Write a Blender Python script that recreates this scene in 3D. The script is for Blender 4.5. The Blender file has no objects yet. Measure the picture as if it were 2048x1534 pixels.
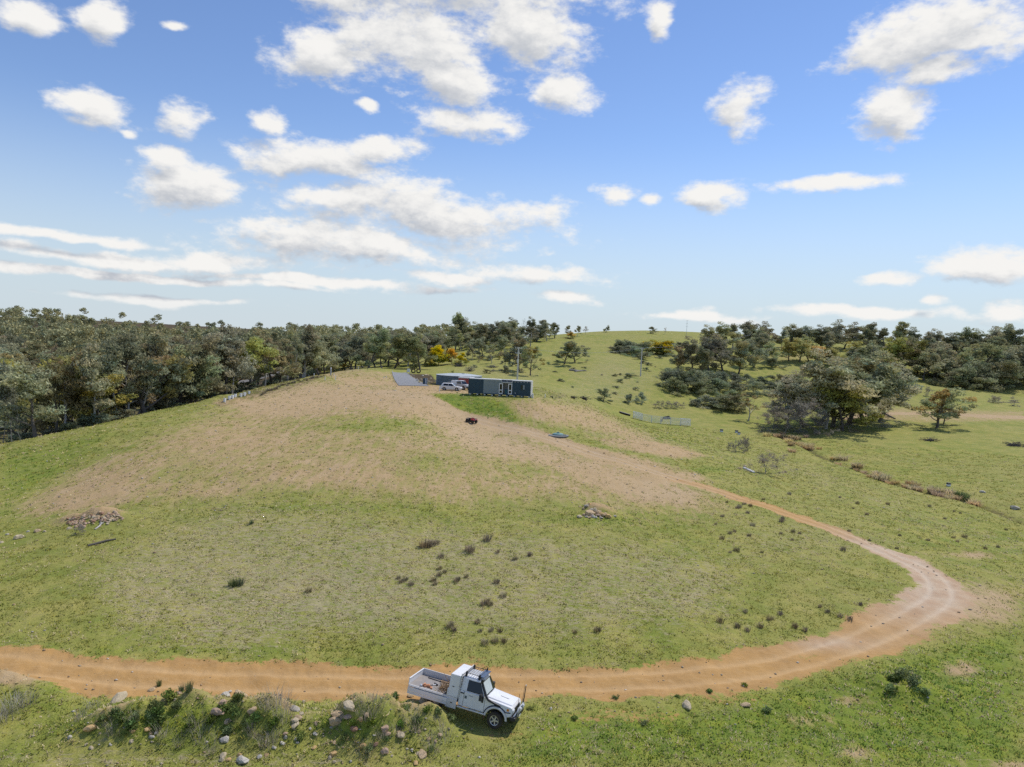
import bpy, math, random
import numpy as np
from mathutils import Matrix, Vector

random.seed(7)
rng = np.random.default_rng(7)
S = bpy.context.scene
COL = S.collection

# ------------------------------------------------------------------ camera
FPX, HCAM = 1384.0, 18.8                      # focal length in photo pixels, metres above the near track
ROLL, PITCH = math.radians(2.5), math.atan(79 / 1384)
cam_d = bpy.data.cameras.new('camera')
cam = bpy.data.objects.new('camera', cam_d)
COL.objects.link(cam)
S.camera = cam
cam_d.sensor_width = 36.0
cam_d.lens = FPX / 2048 * 36.0
cam_d.clip_start, cam_d.clip_end = 0.5, 20000
_f = Vector((0, math.cos(PITCH), -math.sin(PITCH)))
_u = Vector((0, math.sin(PITCH), math.cos(PITCH)))
_x = Vector((1, 0, 0))
_r = _x * math.cos(ROLL) + _u * math.sin(ROLL)
_up = _u * math.cos(ROLL) - _x * math.sin(ROLL)
cam.matrix_world = Matrix(((_r.x, _up.x, -_f.x, 0), (_r.y, _up.y, -_f.y, 0), (_r.z, _up.z, -_f.z, HCAM), (0, 0, 0, 1)))

# ------------------------------------------------------------------ sun and sky
SUN_AZ, SUN_EL = math.radians(46), math.radians(56)      # azimuth clockwise from +Y
sun_dir = Vector((math.sin(SUN_AZ) * math.cos(SUN_EL), math.cos(SUN_AZ) * math.cos(SUN_EL), math.sin(SUN_EL)))
sl = bpy.data.lights.new('sun', 'SUN')
sl.energy, sl.angle, sl.color = 2.5, math.radians(1.2), (1.0, 0.94, 0.85)
so = bpy.data.objects.new('sun', sl)
COL.objects.link(so)
so.rotation_euler = sun_dir.to_track_quat('Z', 'Y').to_euler()
so.location = sun_dir * 300

S.view_settings.view_transform = 'Standard'
S.view_settings.look = 'None'
S.view_settings.gamma = 1.0
S.view_settings.use_curve_mapping = False
S.view_settings.exposure = 0.50
S.cycles.max_bounces = 5
S.cycles.diffuse_bounces = 2
S.cycles.transparent_max_bounces = 6
S.cycles.use_denoising = False


def ray(px, py):
    u, v = (px - 1024) / FPX, (767 - py) / FPX
    a = u * math.cos(ROLL) - v * math.sin(ROLL)
    b = u * math.sin(ROLL) + v * math.cos(ROLL)
    return np.array([a, math.cos(PITCH) + b * math.sin(PITCH), -math.sin(PITCH) + b * math.cos(PITCH)])


def at_z(px, py, z):
    d = ray(px, py)
    return np.array([0, 0, HCAM]) + d * ((z - HCAM) / d[2])


def at_y(px, py, y):
    d = ray(px, py)
    return np.array([0, 0, HCAM]) + d * (y / d[1])


class NT:
    """small helper for node trees"""
    def __init__(self, tree):
        self.t = tree
        tree.nodes.clear()

    def n(self, kind, **kw):
        nd = self.t.nodes.new(kind)
        for k, v in kw.items():
            setattr(nd, k, v)
        return nd

    def put(self, sock, val):
        if hasattr(val, 'links') or isinstance(val, bpy.types.NodeSocket):
            self.t.links.new(val, sock)
        elif val is not None:
            if hasattr(sock, 'default_value'):
                dv = sock.default_value
                if hasattr(dv, '__len__') and len(dv) == 4 and hasattr(val, '__len__') and len(val) == 3:
                    val = (*val, 1)
                sock.default_value = val

    def math(self, op, a, b=None, c=None, clamp=False):
        nd = self.n('ShaderNodeMath', operation=op, use_clamp=clamp)
        for i, v in enumerate((a, b, c)):
            if v is not None:
                self.put(nd.inputs[i], v)
        return nd.outputs[0]

    def vmath(self, op, a, b=None, c=None, out=0):
        nd = self.n('ShaderNodeVectorMath', operation=op)
        for i, v in enumerate((a, b, c)):
            if v is not None:
                self.put(nd.inputs[i], v)
        return nd.outputs[out]

    def noise(self, vec, scale, detail=4, rough=0.55, dist=0.0, out=0, lac=2.0):
        nd = self.n('ShaderNodeTexNoise')
        if vec is not None:
            self.put(nd.inputs['Vector'], vec)
        nd.inputs['Scale'].default_value = scale
        nd.inputs['Detail'].default_value = detail
        nd.inputs['Roughness'].default_value = rough
        nd.inputs['Distortion'].default_value = dist
        nd.inputs['Lacunarity'].default_value = lac
        return nd.outputs[out]

    def mix(self, fac, a, b, blend='MIX'):
        nd = self.n('ShaderNodeMix', data_type='RGBA', blend_type=blend)
        self.put(nd.inputs[0], fac)
        self.put(nd.inputs[6], a)
        self.put(nd.inputs[7], b)
        return nd.outputs[2]

    def maprange(self, v, a, b, c=0.0, d=1.0, smooth=False):
        nd = self.n('ShaderNodeMapRange')
        if smooth:
            nd.interpolation_type = 'SMOOTHSTEP'
        self.put(nd.inputs[0], v)
        for i, q in enumerate((a, b, c, d)):
            self.put(nd.inputs[i + 1], q)
        return nd.outputs[0]


def build_world():
    w = bpy.data.worlds.new('World')
    S.world = w
    w.use_nodes = True
    N = NT(w.node_tree)
    sky = N.n('ShaderNodeTexSky', sky_type='NISHITA')
    sky.sun_disc = False
    sky.sun_elevation = SUN_EL
    sky.sun_rotation = SUN_AZ
    sky.altitude = 600
    sky.air_density, sky.dust_density, sky.ozone_density = 1.0, 0.0, 1.6
    tc = N.n('ShaderNodeTexCoord')
    d = N.vmath('NORMALIZE', tc.outputs['Generated'])
    sep = N.n('ShaderNodeSeparateXYZ')
    N.put(sep.inputs[0], d)
    az = N.math('ARCTAN2', sep.outputs[0], sep.outputs[1])
    el = N.math('ARCSINE', sep.outputs[2])
    # the clouds' places as azimuth / elevation on the sky
    pixel_clouds = [(800, 70, 175, 88), (1050, 60, 110, 95), (640, 110, 95, 55), (900, 155, 95, 55), (1130, 185, 62, 38), (690, 0, 110, 55),
                    (900, -40, 330, 70), (935, 243, 112, 30), (195, 224, 68, 36), (262, 264, 20, 10), (366, 242, 50, 33), (525, 240, 28, 18),
                    (370, 362, 105, 44), (330, 318, 45, 26), (640, 325, 165, 38), (765, 303, 66, 30), (880, 432, 240, 62), (690, 400, 140, 40),
                    (690, 490, 240, 42), (120, 468, 190, 11), (20, 490, 60, 18), (230, 517, 240, 15), (415, 525, 120, 20), (300, 556, 380, 9),
                    (640, 566, 260, 10), (890, 556, 90, 14), (1090, 551, 135, 19), (1145, 600, 56, 14), (1235, 388, 42, 24), (1305, 398, 22, 13),
                    (1402, 391, 50, 26), (1668, 368, 112, 16), (1480, 220, 52, 48), (1320, 45, 24, 42), (1775, 232, 76, 44), (1880, 60, 165, 75),
                    (1885, 135, 62, 30), (50, 30, 58, 38), (205, 45, 52, 40), (360, 52, 30, 10), (1985, 530, 95, 30), (1775, 555, 62, 15),
                    (1865, 595, 32, 15), (1720, 622, 230, 13), (1400, 632, 130, 11), (2035, 615, 42, 24), (742, 216, 22, 15), (330, 600, 150, 8)]
    blobs = []
    for px, py, rx, ry in pixel_clouds:
        r = ray(px, py)
        r = r / np.linalg.norm(r)
        a0, e0 = math.atan2(r[0], r[1]), math.asin(r[2])
        k = FPX / math.hypot(1, math.hypot(px - 1024, py - 767) / FPX) if False else FPX * (1 + ((px - 1024) ** 2 + (py - 767) ** 2) / FPX ** 2) ** 0.5
        blobs.append((a0, e0, rx / k / max(0.5, math.cos(e0)), ry / k))
    rr = random.Random(5)
    for i in range(22):                                 # the same kind of sky goes on around and overhead
        a0 = math.radians(rr.uniform(44, 316))
        a0 = a0 - 2 * math.pi if a0 > math.pi else a0
        e0 = math.radians(rr.choice((5, 8, 12, 18, 26, 35, 50)) + rr.uniform(-2, 2))
        rx = rr.uniform(.06, .16)
        blobs.append((a0, e0, rx / math.cos(e0), rx * min(.6, .12 + e0)))
    grp = bpy.data.node_groups.new('cloud_places', 'ShaderNodeTree')
    grp.interface.new_socket('V', in_out='INPUT', socket_type='NodeSocketVector')
    grp.interface.new_socket('L', in_out='OUTPUT', socket_type='NodeSocketFloat')
    G = NT(grp)
    gi = G.n('NodeGroupInput')
    go = G.n('NodeGroupOutput')
    last = None
    for a0, e0, rx, ry in blobs:
        v = G.vmath('MULTIPLY_ADD', gi.outputs[0], (1 / rx, 1 / ry, 0), (-a0 / rx, -e0 / ry, 0))
        L = G.vmath('LENGTH', v, out=1)
        last = L if last is None else G.math('SMOOTH_MIN', last, L, 0.25)
    G.put(go.inputs[0], last)
    # world-space noise, flattened towards the horizon as real cloud decks are
    dz = N.math('MULTIPLY', sep.outputs[2], 1.9)
    nv = N.n('ShaderNodeCombineXYZ')
    N.put(nv.inputs[0], sep.outputs[0]); N.put(nv.inputs[1], sep.outputs[1]); N.put(nv.inputs[2], dz)
    nvec = nv.outputs[0]

    def density(off_el, off_az):
        c = N.n('ShaderNodeCombineXYZ')
        N.put(c.inputs[0], N.math('ADD', az, off_az)); N.put(c.inputs[1], N.math('ADD', el, off_el))
        warp = N.noise(nvec, 9, 2, .5, out=1)
        wv = N.vmath('MULTIPLY_ADD', warp, (.05, .03, 0), (-.025, -.015, 0))
        g = N.n('ShaderNodeGroup', node_tree=grp)
        N.put(g.inputs[0], N.vmath('ADD', c.outputs[0], wv))
        m = N.math('SUBTRACT', 1.05, g.outputs[0])
        m = N.math('MAXIMUM', m, -1.5)
        nv2 = N.vmath('ADD', nvec, (off_az * .7, -off_az * .5, off_el * 1.9))
        n1 = N.noise(nv2, 11.5, 9, .60)
        n2 = N.noise(nv2, 47, 5, .62)
        q = N.math('MULTIPLY_ADD', n1, 2.7, -1.35)
        q = N.math('MULTIPLY_ADD', n2, 1.0, q)
        q = N.math('SUBTRACT', q, .5)
        return N.math('ADD', N.math('MULTIPLY', m, .95), q)

    den = density(0.0, 0.0)
    den_up = density(0.020, 0.010)          # the cloud between this spot and the sun
    alpha = N.maprange(den, -.22, .56, 0, 1, smooth=True)
    alpha = N.math('MULTIPLY', alpha, N.maprange(el, .0, .05, .55, 1))
    slope = N.math('SUBTRACT', den_up, den)                    # under-sides face away from the light
    shade = N.maprange(N.math('MULTIPLY_ADD', N.maprange(den, 0, 1.1), .55, slope), -.35, 1.0, 0, 1, smooth=True)
    shade = N.math('MULTIPLY', shade, N.maprange(el, .0, .5, 1.0, .75))
    lit = (6.5, 6.42, 6.25)
    dark = (3.2, 3.45, 3.9)
    ccol = N.mix(shade, lit, dark)
    hsv = N.n('ShaderNodeHueSaturation')
    hsv.inputs['Saturation'].default_value = 1.10
    hsv.inputs['Hue'].default_value = .508
    hsv.inputs['Value'].default_value = 1.03
    N.put(hsv.inputs['Color'], sky.outputs[0])
    hazef = N.maprange(el, .0, .30, .92, .0, smooth=True)
    skyc = N.mix(hazef, hsv.outputs[0], (3.95, 4.6, 5.2))          # pale moist air low over the land
    full = N.mix(alpha, skyc, ccol)
    bg = N.n('ShaderNodeBackground')
    bg.inputs['Strength'].default_value = 0.10
    N.put(bg.inputs['Color'], full)
    out = N.n('ShaderNodeOutputWorld')
    N.put(out.inputs[0], bg.outputs[0])
    w.cycles.sampling_method = 'MANUAL'
    w.cycles.sample_map_resolution = 256


build_world()

# ------------------------------------------------------------------ helpers: objects, materials, meshes
def tag(o, label=None, cat=None, group=None, kind=None):
    if label: o['label'] = label
    if cat: o['category'] = cat
    if group: o['group'] = group
    if kind: o['kind'] = kind
    return o


def empty(name, loc=(0, 0, 0), rot=(0, 0, 0), scale=(1, 1, 1)):
    o = bpy.data.objects.new(name, None)
    COL.objects.link(o)
    o.location, o.rotation_euler, o.scale = loc, rot, scale
    o.empty_display_size = 0.2
    return o


def link_mesh(name, me, parent=None, loc=(0, 0, 0), rot=(0, 0, 0), scale=(1, 1, 1)):
    o = bpy.data.objects.new(name, me)
    COL.objects.link(o)
    o.parent = parent
    o.location, o.rotation_euler, o.scale = loc, rot, scale
    return o


def array_mesh(name, verts, faces, mat=None, smooth=False, colors=None, cname='tint'):
    """fast mesh from numpy arrays; faces is (n,3) or (n,4)"""
    me = bpy.data.meshes.new(name)
    verts = np.asarray(verts, np.float32); faces = np.asarray(faces, np.int32)
    k = faces.shape[1]
    me.vertices.add(len(verts)); me.vertices.foreach_set('co', verts.ravel())
    me.loops.add(faces.size); me.loops.foreach_set('vertex_index', faces.ravel())
    me.polygons.add(len(faces))
    me.polygons.foreach_set('loop_start', np.arange(0, faces.size, k, dtype=np.int32))
    if smooth:
        me.polygons.foreach_set('use_smooth', np.ones(len(faces), bool))
    if colors is not None:
        colors = np.asarray(colors, np.float32)
        if colors.shape[1] == 3:
            colors = np.concatenate([colors, np.ones((len(colors), 1), np.float32)], 1)
        a = me.attributes.new(cname, 'FLOAT_COLOR', 'POINT')
        a.data.foreach_set('color', colors.ravel())
    me.update(calc_edges=True)
    if mat: me.materials.append(mat)
    return me


class MB:
    """collects simple solids into one mesh"""
    def __init__(self):
        self.v, self.f = [], []

    def add(self, vs, fs):
        b = len(self.v)
        self.v += [tuple(p) for p in vs]
        self.f += [tuple(b + i for i in q) for q in fs]
        return self

    def hexa(self, p):          # p: 4 bottom (ccw) + 4 top
        return self.add(p, [(0, 3, 2, 1), (4, 5, 6, 7), (0, 1, 5, 4), (1, 2, 6, 5), (2, 3, 7, 6), (3, 0, 4, 7)])

    def box(self, x0, x1, y0, y1, z0, z1, M=None):
        p = [(x0, y0, z0), (x1, y0, z0), (x1, y1, z0), (x0, y1, z0), (x0, y0, z1), (x1, y0, z1), (x1, y1, z1), (x0, y1, z1)]
        if M is not None:
            p = [tuple(M @ Vector(q)) for q in p]
        return self.hexa(p)

    def prism(self, poly, y0, y1, taper=0.0):     # polygon in (x, z), extruded along y
        n = len(poly)
        a = [(x, y0, z) for x, z in poly]; b = [(x, y1, z) for x, z in poly]
        fs = [tuple(range(n)), tuple(range(2 * n - 1, n - 1, -1))]
        fs += [(i + n, (i + 1) % n + n, (i + 1) % n, i) for i in range(n)]
        return self.add(a + b, fs)

    def prism_z(self, poly, z0, z1):
        n = len(poly)
        a = [(x, y, z0) for x, y in poly]; b = [(x, y, z1) for x, y in poly]
        fs = [tuple(range(n - 1, -1, -1)), tuple(range(n, 2 * n))]
        fs += [(i, (i + 1) % n, (i + 1) % n + n, i + n) for i in range(n)]
        return self.add(a + b, fs)

    def tube(self, pts, rad, n=6, caps=True):
        pts = [Vector(p) for p in pts]
        if not hasattr(rad, '__len__'): rad = [rad] * len(pts)
        rings, prev = [], None
        for i, p in enumerate(pts):
            t = (pts[min(i + 1, len(pts) - 1)] - pts[max(i - 1, 0)])
            t = t.normalized() if t.length > 1e-9 else Vector((0, 0, 1))
            if prev is None:
                a = t.orthogonal().normalized()
            else:
                a = (prev - t * prev.dot(t))
                a = a.normalized() if a.length > 1e-6 else t.orthogonal().normalized()
            prev = a
            b = t.cross(a)
            rings.append([p + (a * math.cos(q) + b * math.sin(q)) * rad[i] for q in [2 * math.pi * k / n for k in range(n)]])
        vs = [p for r in rings for p in r]
        fs = []
        for i in range(len(pts) - 1):
            for k in range(n):
                fs.append((i * n + k, i * n + (k + 1) % n, (i + 1) * n + (k + 1) % n, (i + 1) * n + k))
        if caps:
            fs.append(tuple(range(n - 1, -1, -1)))
            fs.append(tuple(range((len(pts) - 1) * n, len(pts) * n)))
        return self.add(vs, fs)

    def lathe(self, prof, M=None, n=20, caps=True):           # prof: (radius, height) around local z
        vs = []
        for r, h in prof:
            for k in range(n):
                q = 2 * math.pi * k / n
                vs.append(Vector((r * math.cos(q), r * math.sin(q), h)))
        if M is not None:
            vs = [M @ p for p in vs]
        fs = []
        for i in range(len(prof) - 1):
            for k in range(n):
                fs.append((i * n + k, i * n + (k + 1) % n, (i + 1) * n + (k + 1) % n, (i + 1) * n + k))
        if caps and prof[0][0] > 1e-6: fs.append(tuple(range(n - 1, -1, -1)))
        if caps and prof[-1][0] > 1e-6: fs.append(tuple(range((len(prof) - 1) * n, len(prof) * n)))
        return self.add(vs, fs)

    def sheet(self, quad, thick):                  # quad of 4 points given a thickness along its normal
        q = [Vector(p) for p in quad]
        nrm = (q[1] - q[0]).cross(q[3] - q[0]).normalized()
        return self.hexa([p for p in q] + [p + nrm * thick for p in q])

    def build(self, name, mat, parent=None, smooth=False, bevel=0.0, loc=(0, 0, 0), rot=(0, 0, 0)):
        me = bpy.data.meshes.new(name)
        me.from_pydata([tuple(p) for p in self.v], [], self.f)
        me.materials.append(mat)
        if smooth:
            me.polygons.foreach_set('use_smooth', [True] * len(me.polygons))
            me.set_sharp_from_angle(angle=math.radians(40))
        o = link_mesh(name, me, parent, loc, rot)
        if bevel:
            b = o.modifiers.new('bevel', 'BEVEL')
            b.width, b.segments, b.limit_method, b.angle_limit = bevel, 2, 'ANGLE', math.radians(35)
            b.harden_normals = False
        return o


MATS = {}


def pmat(name, base, rough=0.6, var=0.12, scale=6.0, metal=0.0, bump=0.0, coat=0.0, dirt=None, dirt_amt=0.0):
    """principled material with procedural tone variation, optional dirt"""
    if name in MATS: return MATS[name]
    m = bpy.data.materials.new(name)
    m.use_nodes = True
    N = NT(m.node_tree)
    tc = N.n('ShaderNodeTexCoord')
    nz = N.noise(tc.outputs['Object'], scale, 5, .6)
    k = N.maprange(nz, .25, .75, 1 - var, 1 + var)
    vm = N.vmath('SCALE', tuple(base[:3]))
    N.put(vm.node.inputs[3], k)
    col = vm
    if dirt is not None:
        n2 = N.noise(tc.outputs['Object'], scale * .6, 6, .65)
        sep = N.n('ShaderNodeSeparateXYZ'); N.put(sep.inputs[0], tc.outputs['Object'])
        f = N.math('MULTIPLY', N.maprange(n2, .35, .75, 0, 1), dirt_amt)
        col = N.mix(f, col, dirt)
    p = N.n('ShaderNodeBsdfPrincipled')
    N.put(p.inputs['Base Color'], col)
    p.inputs['Roughness'].default_value = rough
    p.inputs['Metallic'].default_value = metal
    if coat: p.inputs['Coat Weight'].default_value = coat
    if bump:
        b = N.n('ShaderNodeBump'); b.inputs['Strength'].default_value = bump; b.inputs['Distance'].default_value = .03
        N.put(b.inputs['Height'], nz); N.put(p.inputs['Normal'], b.outputs[0])
    o = N.n('ShaderNodeOutputMaterial'); N.put(o.inputs[0], p.outputs[0])
    MATS[name] = m
    return m


def leafmat(name, base, var=0.35, trans=0.35, attr='tint', up=0.0):
    """foliage: per-leaf tint attribute times a colour that shifts from plant to plant"""
    if name in MATS: return MATS[name]
    m = bpy.data.materials.new(name)
    m.use_nodes = True
    N = NT(m.node_tree)
    at = N.n('ShaderNodeAttribute', attribute_name=attr)
    oi = N.n('ShaderNodeObjectInfo')
    hs = N.n('ShaderNodeHueSaturation')
    N.put(hs.inputs['Hue'], N.maprange(oi.outputs['Random'], 0, 1, .475, .522))
    rnd2 = N.math('FRACT', N.math('MULTIPLY', oi.outputs['Random'], 7.31))
    N.put(hs.inputs['Value'], N.maprange(rnd2, 0, 1, 1 - var, 1 + var))
    N.put(hs.inputs['Saturation'], N.maprange(N.math('FRACT', N.math('MULTIPLY', oi.outputs['Random'], 13.7)), 0, 1, .75, 1.15))
    N.put(hs.inputs['Color'], N.mix(1.0, at.outputs['Color'], base, 'MULTIPLY'))
    df = N.n('ShaderNodeBsdfPrincipled')
    df.inputs['Roughness'].default_value = .55
    df.inputs['Specular IOR Level'].default_value = .12
    N.put(df.inputs['Base Color'], hs.outputs[0])
    tr = N.n('ShaderNodeBsdfTranslucent'); N.put(tr.inputs['Color'], hs.outputs[0])
    if up:
        geo = N.n('ShaderNodeNewGeometry')
        nn = N.vmath('NORMALIZE', N.vmath('ADD', N.vmath('MULTIPLY', geo.outputs['Normal'], (1 - up, 1 - up, 1 - up)), (0, 0, up)))
        N.put(df.inputs['Normal'], nn)
    mx = N.n('ShaderNodeMixShader'); mx.inputs[0].default_value = trans
    N.put(mx.inputs[1], df.outputs[0]); N.put(mx.inputs[2], tr.outputs[0])
    o = N.n('ShaderNodeOutputMaterial'); N.put(o.inputs[0], mx.outputs[0])
    MATS[name] = m
    return m


# ------------------------------------------------------------------ numpy noise
def vnoise(x, y, seed=0):
    xi, yi = np.floor(x).astype(np.int64), np.floor(y).astype(np.int64)
    xf, yf = x - xi, y - yi
    def h(a, b):
        n = (a * 374761393 + b * 668265263 + seed * 1442695041) & 0xffffffff
        n = ((n ^ (n >> 13)) * 1274126177) & 0xffffffff
        return ((n ^ (n >> 16)) & 0xffff) / 65535.0
    sx, sy = xf * xf * (3 - 2 * xf), yf * yf * (3 - 2 * yf)
    a = h(xi, yi) * (1 - sx) + h(xi + 1, yi) * sx
    b = h(xi, yi + 1) * (1 - sx) + h(xi + 1, yi + 1) * sx
    return a * (1 - sy) + b * sy


def fbm(x, y, seed=0, oct=4):
    s, a, t = 0, .5, 0
    for i in range(oct):
        s = s + a * vnoise(x * 2 ** i + 17 * i, y * 2 ** i - 9 * i, seed + i); t += a; a *= .55
    return s / t


def sstep(a, b, x):
    t = np.clip((x - a) / (b - a), 0, 1)
    return t * t * (3 - 2 * t)


# ------------------------------------------------------------------ terrain heights
CTL = []
def cz(*rows):
    for px, py, z in rows: CTL.append(at_z(px, py, z))
def cd(*rows):
    for r in rows:
        p = at_y(*r[:3]); CTL.append(p + np.array([0, 0, r[3] if len(r) > 3 else 0]))
def cx(*rows):
    for r in rows: CTL.append(np.array(r, float))

cz((0, 1534, 0), (500, 1534, 0), (1024, 1534, 0), (1500, 1534, -.2), (2048, 1534, -.5))
cz((0, 1340, .2), (500, 1360, 0), (1024, 1365, 0), (1500, 1340, 0), (1750, 1290, -.1), (1890, 1190, 0), (1820, 1130, .2), (1700, 1070, .6),
   (1600, 1035, 1.1), (1500, 1005, 1.7), (1400, 975, 2.3), (1250, 925, 3.2), (1100, 880, 4.1), (940, 850, 5.0), (860, 797, 8.1), (800, 775, 8.5))
cz((300, 1200, .8), (700, 1200, .9), (1100, 1200, .9), (1500, 1200, .4), (300, 1100, 1.5), (700, 1100, 1.9), (1100, 1100, 2.0), (1500, 1100, 1.0),
   (700, 1000, 3.2), (1000, 1000, 3.0), (400, 1000, 2.8), (150, 1050, 1.6), (0, 1000, 1.0), (0, 1150, .6), (1200, 1000, 2.7), (1350, 1000, 2.2))
cz((300, 930, 3.7), (100, 930, 2.4), (500, 930, 4.3), (700, 900, 5.1), (500, 850, 5.8), (700, 830, 7.0), (850, 880, 5.5), (640, 780, 8.4), (760, 785, 8.3),
   (550, 792, 7.7), (820, 815, 7.5), (900, 870, 5.1), (960, 905, 4.6))
cz((0, 890, 2.3), (150, 860, 3.6), (300, 825, 5.3), (450, 798, 7.1), (600, 761, 9.0), (680, 748, 9.7), (760, 738, 10.4))
cz((880, 787, 8.7), (960, 791, 8.75), (1062, 799, 8.6), (920, 777, 8.8), (870, 773, 8.8), (1000, 853, 4.9), (935, 822, 6.4), (890, 800, 7.9), (1080, 790, 8.2))
cz((1150, 812, 6.3), (1250, 850, 3.7), (1150, 855, 4.7), (1350, 890, 2.6), (1250, 895, 3.4), (1400, 930, 2.1))
cd((1265, 838, 178), (1380, 852, 172), (1450, 868, 162))
cz((1530, 945, .7), (1600, 1000, .6), (1800, 1100, 0), (2000, 1150, -.4), (2048, 1300, -.6), (1700, 1000, 0), (1620, 905, -1.0), (1800, 975, -1.3),
   (2040, 1042, -1.6), (2040, 950, .0), (1950, 900, .4), (1800, 900, -.4))
cd((1650, 862, 172), (1870, 852, 188), (2040, 830, 212), (1900, 800, 235), (1330, 800, 208), (1450, 800, 222), (1281, 752, 236), (1200, 750, 232),
   (1400, 760, 246), (1250, 664, 400), (1100, 674, 380), (1400, 669, 400), (1300, 700, 322), (1150, 790, 178), (1500, 770, 252), (1600, 714, 310),
   (1700, 780, 262), (1850, 762, 290), (1950, 782, 272), (2040, 770, 300), (1800, 700, 355), (2048, 705, 355), (1500, 690, 355), (950, 690, 332),
   (900, 742, 212), (820, 737, 224), (960, 717, 268), (690, 715, 300), (830, 757, 188), (1035, 756, 205))
cd((0, 618, 520, -14), (130, 632, 520, -14), (270, 655, 480, -14), (400, 657, 430, -15), (550, 655, 380, -15), (700, 660, 370, -15), (830, 660, 350, -15))
cx((-85, 100, -2.5), (-80, 118, -2.2), (-75, 140, -.5), (-80, 175, 0), (-62, 180, 5), (-120, 150, -5.5), (-165, 205, -5.5), (-125, 215, -4), (-95, 240, -1),
   (-200, 300, 1), (-150, 330, 3), (-60, 265, 8), (-120, 95, -4), (-105, 280, 2))
cx((-400, 720, 22), (0, 720, 22), (400, 720, 24), (-1500, 2200, 20), (0, 2600, 20), (1500, 2200, 20), (-8, 14, 0), (8, 14, -.1), (0, 6, 0))
CTL = np.array(CTL)


def warp(X, Y):
    th = np.arctan2(X, Y)
    r = np.hypot(X, Y)
    return np.stack([np.clip(th, -.80, .80) * 2.0, np.log(np.maximum(r, 6.0))], -1)


def tps_fit(P, z, lam):
    n = len(P)
    d = np.linalg.norm(P[:, None] - P[None], axis=-1)
    K = np.where(d > 0, d * d * np.log(d + 1e-12), 0) + lam * np.eye(n)
    Q = np.concatenate([np.ones((n, 1)), P], 1)
    A = np.block([[K, Q], [Q.T, np.zeros((3, 3))]])
    return np.linalg.solve(A, np.concatenate([z, np.zeros(3)]))


_P = warp(CTL[:, 0], CTL[:, 1])
_W = tps_fit(_P, CTL[:, 2], 2e-4)


def base_height(X, Y):
    shp = X.shape
    q = warp(X.ravel(), Y.ravel())
    out = np.empty(len(q))
    for i in range(0, len(q), 60000):
        s = q[i:i + 60000]
        d2 = ((s[:, None] - _P[None]) ** 2).sum(-1)
        out[i:i + 60000] = (.5 * d2 * np.log(d2 + 1e-12)) @ _W[:-3] + _W[-3] + s @ _W[-2:]
    return out.reshape(shp)


def px_ground0(px, py):        # rough spot for a mound before the mesh exists
    d = ray(px, py)
    t = np.exp(np.linspace(math.log(20), math.log(700), 900))
    X, Y, Z = d[0] * t, d[1] * t, HCAM + d[2] * t
    below = Z < base_height(X, Y)
    i = int(np.argmax(below)) if below.any() else len(t) - 1
    return X[i], Y[i]


MOUNDS = []          # x, y, radius x, radius y, height
for px, py, rx, ry, h in [(235, 1466, 2.2, 1.5, .85), (345, 1456, 2.4, 1.6, 1.3), (480, 1460, 2.5, 1.6, 1.3), (570, 1466, 1.7, 1.4, .9),
                          (700, 1474, 1.8, 1.5, 1.0), (780, 1470, 2.1, 1.6, 1.3), (846, 1456, 1.4, 1.2, .8), (10, 1392, 2.2, 1.2, 1.1),
                          (1805, 1388, 2.4, 1.5, 1.1), (1200, 1026, 1.7, 1.5, 1.15), (195, 1040, 3.0, 1.3, 1.0), (470, 800, 5.0, 2.4, .9), (440, 806, 2.5, 2, .6),
                          (1960, 1108, 3.5, 1.0, .5)]:
    x, y = px_ground0(px, py)
    MOUNDS.append((x, y, rx, ry, h))
UTE_XY = np.array([-2.0, 34.0])


def height(X, Y):
    z = base_height(X, Y)
    r = np.hypot(X, Y)
    th = np.abs(np.arctan2(X, Y))
    z = z * (1 - .8 * sstep(1.2, 2.4, th))
    amp = sstep(20, 60, r)
    z = z + amp * .5 * (fbm(X * .06, Y * .06, 3) - .5)
    flat = 1 - np.exp(-((X - UTE_XY[0]) ** 2 / 16 + (Y - UTE_XY[1]) ** 2 / 9))
    z = z + flat * .22 * (fbm(X * .5, Y * .5, 11, 3) - .5)
    near = 1 - sstep(60, 130, r)
    z = z + flat * near * .12 * (fbm(X * 2.1, Y * 2.1, 21, 3) - .5)
    pad = sstep(-31, -25, X) * (1 - sstep(6.5, 9.5, X)) * sstep(129.5, 133, Y) * (1 - sstep(166, 176, Y))
    z = z * (1 - pad) + 8.72 * pad
    lump = .9 + .8 * (fbm(X * .75, Y * .75, 31, 2) - .5) + .25 * (fbm(X * 2.2, Y * 2.2, 37, 2) - .5)
    for mx, my, rx, ry, h in MOUNDS:
        g = np.exp(-(((X - mx) / rx) ** 2 + ((Y - my) / ry) ** 2) * 1.1)
        z = z + h * g * np.clip(lump, .5, 1.3)
    return z


_fine = np.radians(np.linspace(-41, 41, 840))
_side = np.radians(np.concatenate([np.linspace(41.6, 60, 26), np.linspace(64, 176, 22)]))
TH = np.concatenate([-_side[::-1], _fine, _side])
RR = np.concatenate([np.linspace(1.0, 21, 10), np.exp(np.linspace(math.log(22), math.log(640), 640)), np.exp(np.linspace(math.log(700), math.log(9000), 22))])
GT, GR = np.meshgrid(TH, RR)
GX, GY = GR * np.sin(GT), GR * np.cos(GT)
GZ = height(GX, GY)
LOGR = np.log(RR)


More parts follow.
